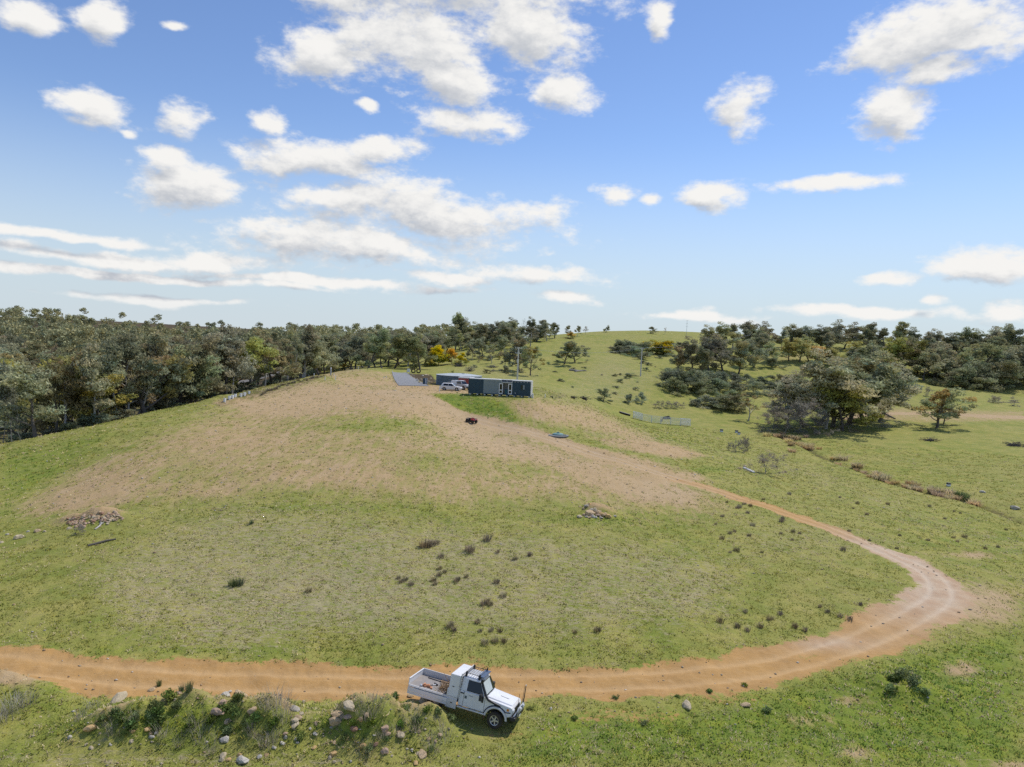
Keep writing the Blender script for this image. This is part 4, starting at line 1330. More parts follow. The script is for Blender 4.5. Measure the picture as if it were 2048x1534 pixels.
# ------------------------------------------------------------------ the utility vehicle on the track
M_white = pmat('white_paint', (.78, .79, .80), .32, .04, 2.0, coat=.4, dirt=(.50, .40, .28), dirt_amt=.26)
M_white_dusty = pmat('white_paint_dusty', (.72, .71, .69), .45, .06, 2.0, dirt=(.42, .31, .19), dirt_amt=.35)
M_black = pmat('black_plastic', (.018, .018, .020), .5, .2, 8.0)
M_rubber = pmat('tyre_rubber', (.022, .021, .020), .85, .3, 10.0, dirt=(.20, .14, .08), dirt_amt=.35)
M_alloy = pmat('alloy_rim', (.55, .56, .58), .35, .1, 8.0, metal=.7)
M_glass = pmat('dark_glass', (.012, .015, .018), .06, .1, 3.0)
M_screen = pmat('windscreen_pale', (.50, .56, .58), .12, .10, 2.5)  # pale blue-grey tone for most of the truck windscreen
M_steel = pmat('galvanised_steel', (.50, .52, .54), .45, .12, 5.0, metal=.5)
M_bed = pmat('tray_floor', (.27, .25, .235), .65, .18, 3.0, dirt=(.30, .23, .15), dirt_amt=.3)
M_amber = pmat('amber_lens', (.65, .22, .03), .2, .1, 8.0)
M_lens = pmat('clear_lens', (.75, .76, .78), .1, .05, 8.0)
M_solar = pmat('solar_panel', (.040, .065, .130), .18, .15, 3.0)
M_red = pmat('red_paint', (.45, .025, .03), .3, .1, 4.0, coat=.3)
M_dark_metal = pmat('dark_metal', (.06, .06, .062), .55, .2, 5.0)
M_mud = pmat('mudflap', (.16, .07, .045), .8, .2, 5.0)


def wheel(parent, x, y, z, R=.40, W=.25, out=-1, steer=0.0, spokes=5, rimr=.24):
    """tyre with rim sub-parts; out = -1 for the right side"""
    M = Matrix.Translation((x, y, z)) @ Matrix.Rotation(steer, 4, 'Z') @ Matrix.Rotation(math.radians(90) * (1 if out < 0 else -1), 4, 'X')
    t = MB().lathe([(rimr, -W / 2), (R * .93, -W / 2), (R, -W * .36), (R, W * .36), (R * .93, W / 2), (rimr, W / 2), (rimr * .97, W * .3), (rimr * .97, -W * .3), (rimr, -W / 2)], M, 28, caps=False)
    tyre = t.build('wheel', M_rubber, parent, smooth=True)
    r = MB().lathe([(rimr * .98, W * .42), (rimr * .98, W * .49), (rimr * .88, W * .47), (rimr * .84, W * .30)], M, 24, caps=False)
    r.lathe([(.0, W * .40), (rimr * .28, W * .40), (rimr * .30, W * .2)], M, 12)
    for k in range(spokes):
        a = 2 * math.pi * k / spokes
        Mk = M @ Matrix.Rotation(a, 4, 'Z')
        r.box(rimr * .2, rimr * .92, -rimr * .13, rimr * .13, W * .26, W * .40, Mk)
    r.build('rim', M_alloy, tyre, smooth=False)
    MB().lathe([(rimr * .95, W * .12), (.0, W * .12)], M, 20, caps=False).build('brake_disc', M_dark_metal, tyre)
    return tyre


def arc(cx, cz, r, a0, a1, n=9):
    return [(cx + r * math.cos(math.radians(a0 + (a1 - a0) * i / n)), cz + r * math.sin(math.radians(a0 + (a1 - a0) * i / n))) for i in range(n + 1)]


def build_ute():
    a, b = pg(864, 1417), pg(985, 1436)
    head = math.radians(-16.5)
    c = (a + b) / 2
    left = np.array([-math.sin(head), math.cos(head)])
    cx, cy = c[0] + left[0] * .80, c[1] + left[1] * .80
    dirv = np.array([math.cos(head), math.sin(head)])
    def hz(fx, fy): return float(gz(cx + dirv[0] * fx + left[0] * fy, cy + dirv[1] * fx + left[1] * fy))
    zf, zr = (hz(1.59, .75) + hz(1.59, -.75)) / 2, (hz(-1.59, .75) + hz(-1.59, -.75)) / 2
    zl, zri = (hz(1.59, .75) + hz(-1.59, .75)) / 2, (hz(1.59, -.75) + hz(-1.59, -.75)) / 2
    pitch, roll = math.atan2(zr - zf, 3.18), math.atan2(zl - zri, 1.5)
    u = empty('utility_truck', (cx, cy, (zf + zr) / 2 - .02), (roll, pitch, head))
    tag(u, 'white single-cab utility truck with open tray parked on the orange track', 'truck')
    P = lambda mb, n, m, **k: mb.build(n, m, u, **k)
    # body
    low = [(-.43, .60), (.98, .60)] + arc(1.59, .44, .52, 162, 20, 9) + [(2.20, .70), (2.36, .74), (2.40, 1.06), (2.33, 1.17), (1.0, 1.30), (.93, 1.33), (-.43, 1.33)]
    body = P(MB().prism(low, -.83, .83), 'body', M_white, bevel=.035)
    hood = MB()
    hood.hexa([(.98, -.70, 1.27), (2.34, -.62, 1.14), (2.34, .62, 1.14), (.98, .70, 1.27), (.98, -.66, 1.365), (2.28, -.58, 1.225), (2.28, .58, 1.225), (.98, .66, 1.365)])
    P(hood, 'bonnet', M_white, bevel=.03)
    MB().hexa([(1.5, -.02, 1.30), (1.95, -.02, 1.255), (1.95, .02, 1.255), (1.5, .02, 1.30), (1.5, -.012, 1.318), (1.95, -.012, 1.272), (1.95, .012, 1.272), (1.5, .012, 1.318)]).build('bonnet_vent', M_black, u)
    gh = MB().hexa([(-.43, -.81, 1.32), (.95, -.81, 1.32), (.95, .81, 1.32), (-.43, .81, 1.32), (-.40, -.70, 1.96), (.57, -.70, 1.96), (.57, .70, 1.96), (-.40, .70, 1.96)])
    P(gh, 'cabin', M_white, bevel=.05)
    roof = MB().hexa([(-.40, -.69, 1.95), (.57, -.69, 1.95), (.57, .69, 1.95), (-.40, .69, 1.95), (-.34, -.60, 2.03), (.49, -.60, 2.02), (.49, .60, 2.02), (-.34, .58, 2.03)])
    P(roof, 'roof', M_white, bevel=.03)
    # glass: each pane a thin plate standing 6 mm proud
    def side(sx, sz, s):       # point on the cabin flank
        t = (sz - 1.32) / .64
        return (sx, s * (.81 + (.70 - .81) * t), sz)
    for s in (-1, 1):
        q = [side(-.06, 1.38, s), side(.78, 1.38, s), side(.55, 1.86, s), side(-.06, 1.86, s)]
        MB().sheet(q if s < 0 else q[::-1], .008).build('side_window', M_glass, u)
        fr = MB()
        for i in range(4):
            fr.tube([q[i], q[(i + 1) % 4]], .016, 5)
        fr.build('window_frame', M_black, u)
        # door leaf, its seams, handle
        MB().box(-.16, .93, s * .832 - .004, s * .832 + .004, .68, 1.31).build('door', M_white, u, bevel=.003)
        for x in (-.165, .935):
            MB().box(x - .008, x + .008, s * .834 - .005, s * .834 + .005, .66, 1.32).build('door_seam', M_dark_metal, u)
        MB().box(-.36, -.17, s * .845 - .012, s * .845 + .012, 1.20, 1.25).build('door_handle', M_black, u, bevel=.006)
        MB().box(-.12, .0, s * .838 - .004, s * .838 + .004, 1.0, 1.14).build('door_emblem', pmat('emblem_dark', (.10, .13, .14), .5), u, bevel=.003)
        MB().box(.10, .30, s * .838 - .004, s * .838 + .004, 1.17, 1.20).build('door_lettering', pmat('letter_grey', (.22, .24, .27), .5), u)
        # mirror
        mm = MB().box(.70, .82, s * 1.10 - .11, s * 1.10 + .11, 1.20, 1.50)
        mm.tube([(.80, s * .82, 1.32), (.78, s * 1.02, 1.33)], .03, 6)
        mm.build('mirror', M_black, u, bevel=.03)
        MB().box(.76, .86, s * .86 - .015, s * .86 + .015, 1.04, 1.34).build('a_pillar_trim', M_black, u, bevel=.01)
        # wheel-arch flare and its black line
        fl = MB(); ar = arc(1.59, .44, .56, 172, 8, 12)
        fl.tube([(x, s * .86, z) for x, z in ar], .055, 6)
        fl.build('wheel_arch', M_white_dusty, u, smooth=True)
        tr = MB(); ar = arc(1.59, .44, .64, 176, 45, 12)
        tr.tube([(x, s * .845, z) for x, z in ar] + [(2.30, s * .84, .93)], .022, 5)
        tr.build('arch_trim', M_black, u)
        MB().box(-.42, 1.0, s * .87 - .05, s * .87 + .05, .52, .58).build('side_step', M_white_dusty, u, bevel=.015)
        MB().box(1.00, 1.03, s * .80 - .08, s * .80 + .08, .34, .62).build('mudflap', M_mud, u)
        MB().hexa([(2.10, s * .835 - .01, .98), (2.36, s * .80 - .01, .96), (2.36, s * .80 + .012, .96), (2.10, s * .835 + .012, .98), (2.10, s * .835 - .01, 1.09), (2.35, s * .80 - .01, 1.06), (2.35, s * .80 + .012, 1.06), (2.10, s * .835 + .012, 1.09)]).build('indicator', M_amber, u)
        MB().lathe([(.0, .0), (.115, .0), (.11, .05), (.0, .07)], Matrix.Translation((2.375, s * .60, .98)) @ Matrix.Rotation(math.radians(90), 4, 'Y'), 14).build('headlight', M_lens, u, smooth=True)
    ws0, ws1 = (.957, 1.38), (.615, 1.92)
    def wp(t, y): return (ws0[0] + (ws1[0] - ws0[0]) * t, y * (.74 - .11 * t), ws0[1] + (ws1[1] - ws0[1]) * t)
    MB().sheet([wp(0, -1), wp(0, 1), wp(1, 1), wp(1, -1)], .012).build('windscreen', M_glass, u)
    MB().sheet([wp(.06, -.95), wp(.06, .42), wp(.94, .62), wp(.94, -.95)], .017).build('pale_panel', M_screen, u)  # paler sheet laid over most of the dark windscreen pane
    MB().sheet([(-.445, .62, 1.42), (-.445, -.62, 1.42), (-.42, -.55, 1.86), (-.42, .55, 1.86)], .008).build('rear_window', M_glass, u)
    wi = MB()
    for y in (-.45, .15):
        wi.tube([(.99, y, 1.375), (.90, y + .42, 1.46)], .012, 4)
    wi.build('wiper', M_black, u)
    # snorkel up the right-hand pillar
    sn = MB().tube([(1.75, -.85, 1.12), (1.45, -.87, 1.17), (1.10, -.87, 1.26), (.94, -.87, 1.42), (.70, -.81, 1.80), (.66, -.80, 1.93)], [.04, .06, .065, .055, .055, .05], 8)
    sn.tube([(.62, -.80, 1.90), (.66, -.80, 2.10)], [.07, .085], 10)
    P(sn, 'snorkel', M_black, smooth=True)
    # grille, bumper, bull bar
    P(MB().box(2.385, 2.415, -.48, .48, .84, 1.10), 'grille', M_black, bevel=.01)
    P(MB().box(2.30, 2.60, -.90, .90, .58, .78), 'bumper', M_black, bevel=.05)
    bb = MB()
    for y in (-.52, .52):
        bb.tube([(2.58, y, .76), (2.62, y, 1.0), (2.56, y, 1.16)], .034, 8)
    bb.tube([(2.48, -.82, .80), (2.58, -.62, 1.02), (2.60, -.5, 1.14), (2.60, .5, 1.14), (2.58, .62, 1.02), (2.48, .82, .80)], .034, 8)
    bb.tube([(2.63, -.52, .95), (2.63, .52, .95)], .025, 6)
    P(bb, 'bull_bar', M_steel, smooth=True)
    for y in (-.28, .28):
        MB().lathe([(.0, .0), (.095, .0), (.10, .08), (.05, .10), (0, .10)], Matrix.Translation((2.60, y, 1.05)) @ Matrix.Rotation(math.radians(90), 4, 'Y'), 14).build('spot_lamp', M_lens, u, smooth=True)
    P(MB().box(2.605, 2.612, -.20, .20, .62, .72), 'number_plate', M_lens)
    for x, y, z0, h, r, nm in ((2.58, -.72, .80, 1.10, .012, 'whip'), (2.60, .10, 1.12, .95, .012, 'whip'), (2.60, .42, 1.12, .22, .035, 'base'), (2.60, .42, 1.34, .62, .028, 'whip')):
        MB().tube([(x, y, z0), (x - .01, y, z0 + h)], [r, r * .8], 6).build('aerial', M_black, u)
    MB().tube([(2.59, .42, 1.955), (2.59, .42, 2.02)], .026, 6).build('aerial_tip', M_lens, u)
    # roof rack
    rk = MB()
    for x in (-.28, .42):
        rk.tube([(x, -.66, 2.12), (x, .66, 2.12)], .022, 6)
        for y in (-.62, .62):
            rk.hexa([(x - .06, y - .05, 1.97), (x + .06, y - .05, 1.97), (x + .06, y + .05, 1.97), (x - .06, y + .05, 1.97), (x - .035, y - .03, 2.22), (x + .035, y - .03, 2.22), (x + .035, y + .03, 2.22), (x - .035, y + .03, 2.22)])
    P(rk, 'roof_rack', M_black)
    for k in range(5):
        x = -.26 + .125 * k
        MB().tube([(x, -.60, 2.135), (x, .60, 2.135)], .013, 5).build('rack_bar', M_black, u)
    MB().tube([(-.34, -.60, 2.14), (.44, -.60, 2.14)], .014, 5).build('rack_rail', M_black, u)
    MB().tube([(-.34, .60, 2.14), (.44, .60, 2.14)], .014, 5).build('rack_rail', M_black, u)
    MB().box(.32, .64, -.62, .62, 2.10, 2.135).build('roof_panel', M_solar, u, bevel=.006)
    # chassis
    ch = MB()
    for y in (-.38, .38):
        ch.box(-2.95, 2.3, y - .05, y + .05, .58, .74)
    for x in (1.59, -1.59):
        ch.tube([(x, -.72, .42), (x, .72, .42)], .07, 8)
    ch.box(.6, 1.1, -.2, .5, .40, .60)
    P(ch, 'chassis', M_dark_metal)
    for s in (-1, 1):
        wheel(u, 1.59, s * .76, .40, out=s, steer=math.radians(-8))
        wheel(u, -1.59, s * .76, .40, out=s)
    # tray
    P(MB().box(-3.08, -.45, -.92, .92, .86, .93), 'tray_floor', M_bed, bevel=.008)
    for y in (-.93, .93):
        P(MB().box(-3.09, -.45, y - .025, y + .025, .84, .945), 'tray_edge', M_white_dusty)
    rr = MB().tube([(-3.05, -.985, .90), (-1.2, -.985, .90)], .018, 6)
    for x in (-2.95, -2.2, -1.5):
        rr.box(x - .03, x + .03, -.99, -.94, .86, .90)
    P(rr, 'rope_rail', M_white_dusty)
    P(MB().box(-3.08, -.95, .905, .94, .95, 1.24).box(-3.08, -.95, .895, .95, 1.20, 1.25).box(-3.08, -.95, .90, .948, 1.06, 1.10), 'left_drop_side', M_white_dusty, bevel=.006)
    P(MB().box(-3.11, -3.07, -.95, .95, .93, 1.24).box(-3.12, -3.06, -.95, .95, 1.20, 1.25), 'tailgate', M_white, bevel=.006)
    # the right-hand side hangs down
    P(MB().box(-3.08, -.95, -1.02, -.985, .52, .84).box(-3.08, -.95, -1.03, -.98, .52, .57).box(-3.08, -.95, -1.028, -.98, .66, .71), 'right_drop_side', M_white, bevel=.006)
    P(MB().box(-.98, -.45, -.95, .95, .945, 2.02), 'tool_box', M_white, bevel=.03)
    for s in (-1, 1):
        P(MB().box(-1.0, -.45, s * .95 - .03, s * .95 + .03, .42, .86), 'under_tray_box', M_white_dusty, bevel=.012)
        P(MB().box(-.76, -.66, s * .985 - .008, s * .985 + .008, .66, .70), 'latch', M_black)
        P(MB().box(-.80, -.70, s * .952 - .008, s * .952 + .008, 1.42, 1.46), 'latch', M_black)
        P(MB().box(-1.02, -.97, s * .93 - .03, s * .93 + .03, .93, 1.30), 'tray_post', M_white)
    lr = MB()
    for y in (-.88, .88):
        lr.tube([(-.42, y, .95), (-.42, y, 2.12)], .025, 6)
    for z in (1.98, 2.10):
        lr.tube([(-.42, -.88, z), (-.42, .88, z)], .022, 6)
    for k in range(9):
        z = 1.0 + k * .115
        lr.tube([(-.42, -.88, z), (-.42, -.74, z + .10)], .012, 4)
        lr.tube([(-.42, .88, z), (-.42, .74, z + .10)], .012, 4)
    P(lr, 'headboard_frame', M_white_dusty)
    MB().tube([(-1.3, -.86, .80), (-1.32, -.9, .40)], .02, 5).build('tail_pipe', M_dark_metal, u)
    for s in (-1, 1):
        MB().box(-2.12, -1.05, s * .76 - .12, s * .76 + .12, .80, .83).build('mudguard', M_dark_metal, u)
    MW = u.matrix_world
    bpy.context.view_layer.update()
    return u


ute = build_ute()
bpy.context.view_layer.update()
UM = ute.matrix_world.copy()


def in_tray(name, mb, mat, label, cat, group=None, parts=()):
    """a loose thing lying on the tray floor"""
    e = None
    if parts:
        e = empty(name); e.matrix_world = UM
        tag(e, label, cat, group)
        mb.build(parts[0][0], mat, e)
        for nm, m2, mt in parts[1:]:
            m2.build(nm, mt, e)
        return e
    o = mb.build(name, mat)
    o.matrix_world = UM
    return tag(o, label, cat, group)


def rock_mesh(seed, sub=2, flat=.75, angular=.35):
    import bmesh
    R = np.random.default_rng(seed)
    bm = bmesh.new(); bmesh.ops.create_icosphere(bm, subdivisions=sub, radius=1)
    planes = [(lambda v: v / np.linalg.norm(v))(R.normal(size=3)) for _ in range(9)]
    offs = R.uniform(.55, .95, 9)
    for v in bm.verts:
        c = np.array(v.co)
        for n, o in zip(planes, offs):
            k = c @ n
            if k > o: c = c - n * (k - o) * .95
        c = c * (1 + .10 * math.sin(5 * c[0] + seed) * math.cos(4 * c[1] - seed) + R.normal() * .025)
        c[2] *= flat
        v.co = c
    me = bpy.data.meshes.new('rock')
    bm.to_mesh(me); bm.free()
    return me


def rockmat(name, a, b):
    m = bpy.data.materials.new(name); m.use_nodes = True
    N = NT(m.node_tree)
    tc = N.n('ShaderNodeTexCoord'); oi = N.n('ShaderNodeObjectInfo')
    v = N.vmath('ADD', tc.outputs['Object'], N.vmath('SCALE', oi.outputs['Location']))
    n1 = N.noise(v, 1.6, 6, .65); n2 = N.noise(v, 7, 4, .7)
    c = N.mix(N.maprange(n1, .3, .7), a, b)
    c = N.mix(N.maprange(n2, .55, .8, 0, .6), c, tuple(q * .45 for q in b))
    p = N.n('ShaderNodeBsdfPrincipled'); p.inputs['Roughness'].default_value = .9; N.put(p.inputs['Base Color'], c)
    bp = N.n('ShaderNodeBump'); bp.inputs['Strength'].default_value = .6; bp.inputs['Distance'].default_value = .08
    N.put(bp.inputs['Height'], n2); N.put(p.inputs['Normal'], bp.outputs[0])
    o = N.n('ShaderNodeOutputMaterial'); N.put(o.inputs[0], p.outputs[0])
    return m


ROCKM = {'tan': rockmat('rock_tan', (.60, .44, .26), (.46, .34, .20)), 'white': rockmat('rock_white', (.60, .56, .48), (.47, .43, .36)), 'ochre': rockmat('rock_ochre', (.66, .42, .16), (.56, .39, .20)),
         'pink': rockmat('rock_pink', (.55, .38, .26), (.43, .31, .22)), 'grey': rockmat('rock_grey', (.50, .45, .37), (.37, .33, .27)), 'cream': rockmat('rock_cream', (.60, .50, .34), (.46, .38, .25)), 'red': rockmat('rock_red', (.38, .21, .13), (.31, .19, .12))}
ROCKS = {}
for i in range(6):
    base = rock_mesh(40 + i, 2, (.75, .6, .8, .55, .9, .7)[i])
    for cn, mt in ROCKM.items():
        me = base.copy(); me.materials.append(mt); ROCKS[(cn, i)] = me
ROCK_N = [0]


def rock(x, y, size, colour, label, group=None, z=None, name='rock', slab=1.0, tilt=.35):
    ROCK_N[0] += 1
    me = ROCKS[(colour, ROCK_N[0] * 5 % 6)]
    zz = float(gz(x, y)) if z is None else z
    s = size / 2
    o = link_mesh(name, me, None, (x, y, zz + s * .08), (random.uniform(-tilt, tilt), random.uniform(-tilt, tilt), random.uniform(0, 6.28)), (s * random.uniform(.95, 1.25) * slab, s * random.uniform(.8, 1.0), s * random.uniform(.8, 1.1)))
    return tag(o, label, 'rock', group)


# tools and rubble lying in the tray
M_wood = pmat('weathered_wood', (.30, .20, .11), .8, .3, 6.0)
M_brick = pmat('orange_brick', (.52, .24, .12), .85, .2, 6.0)
in_tray('lump_hammer', MB().tube([(-2.35, -.62, .955), (-2.05, -.22, .965)], .020, 6), M_dark_metal, 'long-handled hammer lying on the truck tray', 'hammer', parts=(
    ('handle', None, None), ('grip', MB().tube([(-2.05, -.22, .965), (-1.93, -.06, .968)], .027, 6), M_lens), ('head', MB().tube([(-2.06, .04, .97), (-1.84, -.10, .97)], .045, 8), M_black)))
in_tray('steel_bar', MB().tube([(-2.65, .60, .955), (-1.15, .50, .955)], .026, 6), M_dark_metal, 'long dark steel bar lying along the far side of the tray', 'bar')
in_tray('timber_offcut', MB().box(-1.95, -1.1, .56, .66, .935, .99), M_wood, 'brown timber offcut beside the steel bar in the tray', 'timber')
in_tray('metal_tin', MB().lathe([(.0, 0), (.07, 0), (.075, .07), (.06, .10), (.0, .105)], Matrix.Translation((-2.48, -.78, .93)), 12), M_steel, 'small silver tin in the near corner of the tray', 'tin')
Rr = random.Random(3)
BL = ['broken orange brick lowest in the tray heap', 'orange brick lying flat beside the hammer handle']
for k in range(8):
    x, y, q = -2.20 + Rr.uniform(-.2, .32), -.66 + Rr.uniform(-.14, .14), Rr.uniform(0, 3)
    in_tray('brick', MB().box(-.10, .10, -.05, .05, 0, .07, Matrix.Translation((x, y, .93 + (.06 if k > 5 else 0))) @ Matrix.Rotation(q, 4, 'Z')), M_brick, 'broken orange brick in the small heap on the tray', 'brick', 'bricks on the tray')
for k, (x, y, s, cn, lab) in enumerate([(-1.42, .30, .30, 'cream', 'flat cream stone on the tray beside the tool box'), (-1.60, -.25, .22, 'ochre', 'rounded ochre stone in the middle of the tray'), (-1.25, .52, .26, 'tan', 'tan stone under the timber in the tray'),
                                        (-1.70, -.78, .12, 'cream', 'small cream stone near the tray edge'), (-1.98, -.72, .10, 'cream', 'little pale chip beside the bricks'), (-1.2, -.05, .24, 'tan', 'brown stone among the tray branches')]):
    p = UM @ Vector((x, y, .93)); rock(p.x, p.y, s, cn, lab, None, p.z - .01)
br = MB()
Rb = np.random.default_rng(8)
for k in range(90):
    p = np.array([-1.28 + Rb.uniform(-.3, .24), -.2 + Rb.uniform(-.6, .8), .95])
    dd = np.array([Rb.normal() * .3, Rb.normal() * .35, abs(Rb.normal()) * .22 + .02])
    br.tube([p, p + dd * .5, p + dd + Rb.normal(size=3) * .04], [.018, .012, .006], 4)
in_tray('brushwood', br, M_wood, 'tangled brown brushwood piled against the tool box', 'branches')

# ------------------------------------------------------------------ the house site: container house, tank, cars, drive
M_cont_blue = pmat('container_blue', (.016, .055, .085), .55, .12, 1.2, dirt=(.10, .12, .12), dirt_amt=.2)
M_cont_pale = pmat('container_pale', (.24, .29, .30), .55, .10, 1.2, dirt=(.2, .2, .18), dirt_amt=.15)
M_cont_trim = pmat('container_trim', (.62, .63, .62), .5, .08, 2.0)
M_door_white = pmat('door_white', (.80, .81, .82), .35, .04, 3.0)
M_interior = pmat('interior_wall', (.42, .43, .42), .7, .06, 2.0)
M_teal = pmat('teal_box', (.03, .17, .20), .5, .1, 3.0)
M_tank = pmat('tank_steel', (.13, .18, .21), .5, .10, 1.5)
M_tankroof = pmat('tank_roof', (.42, .46, .47), .5, .10, 1.0)
M_rust_red = pmat('container_red', (.36, .06, .045), .55, .15, 2.0)
M_concrete = pmat('concrete', (.22, .225, .23), .85, .12, 1.2, bump=.2)
M_timber = pmat('pole_timber', (.62, .60, .55), .85, .2, 2.0)


def frame_xy(o, d):
    return math.atan2(d[1], d[0])


def build_container():
    a, b = at_z(935, 786, 9.0), at_z(1063, 793, 9.0)
    L = 12.19
    ang = math.atan2(b[1] - a[1], b[0] - a[0])
    mid = (a + b) / 2
    W, Hh = 2.44, 2.9
    e = empty('container_house', (mid[0], mid[1], 9.0), (0, 0, ang))
    tag(e, 'blue and pale grey shipping container converted to a house with open white doors', 'house')
    P = lambda mb, n, m, **k: mb.build(n, m, e, **k)
    X0, X1 = -L / 2, L / 2
    def corr(x0, x1, y, mat, n):         # corrugated steel, trapezoid ribs
        mb = MB(); pitch = .278; x = x0; pts = []
        while x < x1 - .01:
            for dx, dy in ((0, 0), (.07, 0), (.11, .036), (.20, .036), (.24, 0)):
                if x + dx < x1: pts.append((x + dx, dy))
            x += pitch
        pts.append((x1, 0))
        vs = [(p, y + q, .16) for p, q in pts] + [(p, y + q, Hh - .12) for p, q in pts] + [(p, y + q + .03, .16) for p, q in pts] + [(p, y + q + .03, Hh - .12) for p, q in pts]
        k = len(pts); fs = []
        for i in range(k - 1):
            fs.append((i, i + 1, k + i + 1, k + i)); fs.append((2 * k + i + 1, 2 * k + i, 3 * k + i, 3 * k + i + 1))
        mb.add(vs, fs)
        P(mb, n, mat)
    xa, xb, xc, xd, xe = X0 + .08, X0 + 2.95, X0 + 6.1, X0 + 8.55, X1 - .08
    corr(xa, xb, .04, M_cont_blue, 'wall_panel'); corr(xb, xc, .04, M_cont_pale, 'wall_panel'); corr(xd, xe, .04, M_cont_blue, 'wall_panel')
    P(MB().box(xc, xc + .12, .03, .10, .16, Hh - .12), 'wall_panel', M_cont_pale)
    P(MB().box(xd - .28, xd, .03, .10, .16, Hh - .12), 'wall_panel', M_cont_pale)
    P(MB().box(xc + .12, xd - .28, .03, .10, 2.25, Hh - .12), 'door_head', M_cont_pale)
    P(MB().box(X0, X1, 0, W, 0, .16), 'floor_frame', M_cont_blue)
    P(MB().box(X0, X1, W - .05, W, .16, Hh - .1), 'back_wall', M_cont_blue)
    P(MB().box(X0, X0 + .05, .05, W - .05, .16, Hh - .1), 'end_wall', M_cont_blue)
    P(MB().box(X1 - .05, X1, .05, W - .05, .16, Hh - .1), 'end_wall', M_cont_trim)
    P(MB().box(X0, X1, 0, W, Hh - .1, Hh), 'roof', M_cont_trim)
    for x in (X0, X1 - .12):
        for y in (-.01, W - .11):
            P(MB().box(x, x + .12, y, y + .12, 0, Hh + .01), 'corner_post', M_cont_blue if x < 0 else M_cont_trim)
    P(MB().box(X0 + .12, xc + .1, -.012, .06, Hh - .13, Hh + .012), 'top_rail', M_cont_trim)
    P(MB().box(xd, X1 - .12, -.012, .06, Hh - .13, Hh + .012), 'top_rail', M_cont_trim)
    P(MB().box(xc + .05, xd - .05, 1.35, 1.42, .16, Hh - .1), 'inner_wall', M_interior)
    P(MB().box(xc + .95, xc + 1.5, .7, 1.2, .16, 1.0), 'cabinet', M_teal, bevel=.02)
    # the pair of door leaves folded flat either side of the opening
    for x in (xc - .12, xd - .78):
        fr = MB()
        w, z0, z1 = .74, .20, 2.20
        for r in ((x, x + .13, z0, z1), (x + w - .13, x + w, z0, z1)):
            fr.box(r[0], r[1], -.06, -.012, r[2], r[3])
        for zz in (z0, .86, z1 - .14):
            fr.box(x + .13, x + w - .13, -.06, -.012, zz, zz + (.16 if zz < .8 else .14))
        d = P(fr, 'door_leaf', M_door_white)
        MB().box(x + .13, x + w - .13, -.045, -.03, z0 + .16, .86).build('pane', M_glass, d)
        MB().box(x + .13, x + w - .13, -.045, -.03, 1.0, z1 - .14).build('pane', M_glass, d)
    # raised white transom frame above the opening
    tf = MB()
    for z in (2.42, 2.90):
        tf.box(xc + .3, xd - .0, -.10, -.04, z, z + .07)
    for x in (xc + .3, (xc + xd) / 2 + .15, xd - .06):
        tf.box(x, x + .06, -.10, -.04, 2.49, 2.90)
    P(tf, 'transom_frame', M_door_white)
    for x in (xc + .36, (xc + xd) / 2 + .21):
        P(MB().box(x, x + 1.02, -.085, -.06, 2.49, 2.90), 'transom_pane', M_solar)
    wx = xd + 1.62
    wf = MB()
    for r in ((wx, wx + .07, 1.15, 2.15), (wx + .75, wx + .82, 1.15, 2.15), (wx + .07, wx + .75, 1.15, 1.22), (wx + .07, wx + .75, 2.08, 2.15), (wx + .38, wx + .43, 1.22, 2.08)):
        wf.box(r[0], r[1], -.03, .04, r[2], r[3])
    P(wf, 'window_frame', M_cont_blue)
    P(MB().box(wx + .07, wx + .38, -.01, .0, 1.22, 2.08), 'window_pane', M_glass)
    P(MB().box(wx + .43, wx + .75, -.01, .0, 1.22, 2.08), 'window_pane', M_cont_pale)
    for k in range(6):
        x = xd + .45 + k * .58
        P(MB().box(x, x + .10, -.02, .03, 2.55, 2.64), 'vent', M_door_white)
    P(MB().box(xd + .55, xd + .68, -.02, .03, .42, .56), 'power_point', M_door_white)
    # footing blocks reach down to the pad
    for x in np.linspace(X0 + .35, X1 - .35, 9):
        for y in (.15, W - .35):
            wv = e.location + Vector((math.cos(ang) * x - math.sin(ang) * y, math.sin(ang) * x + math.cos(ang) * y, 0))
            g = float(gz(wv.x, wv.y)) - 9.0
            P(MB().box(x - .16, x + .16, y - .02, y + .28, min(g - .1, -.3), 0), 'footing_block', M_cont_trim if y < .5 else M_concrete)
    bx = MB().box(X1 + .15, X1 + .45, .0, .5, -.55, .55)
    g = tag(bx.build('heater_unit', M_cont_trim, None, bevel=.03), 'small pale hot-water unit standing at the container house end', 'heater')
    g.matrix_world = Matrix.Translation(e.location) @ Matrix.Rotation(ang, 4, 'Z')
    return e


house = build_container()


def build_tank():
    p = at_z(872, 770, 8.95)
    r = 5.3
    d = p[:2] / np.linalg.norm(p[:2])
    side = np.array([d[1], -d[0]])
    c = p[:2] + side * r + d * 7.5
    z0 = float(gz(*c)) - .3
    zt = at_y(880, 749, c[1])[2] - z0
    e = empty('water_tank', (c[0], c[1], z0)); tag(e, 'low round blue-grey corrugated steel water tank behind the container house', 'tank')
    prof = []
    n = 28
    for i in range(n):
        z = (zt - .02) * i / n
        prof += [(r, z), (r + .03, z + (zt / n) * .5)]
    prof.append((r, zt))
    MB().lathe(prof, None, 64).build('wall', M_tank, e, smooth=False)
    MB().lathe([(r + .10, zt), (r + .10, zt + .07), (r * .5, zt + .38), (.2, zt + .52), (0, zt + .53)], None, 48).build('roof', M_tankroof, e, smooth=True)
    MB().lathe([(.35, zt + .45), (.35, zt + .62), (0, zt + .64)], Matrix.Translation((1.0, -1.0, -.06)), 16).build('hatch', M_tankroof, e)


build_tank()


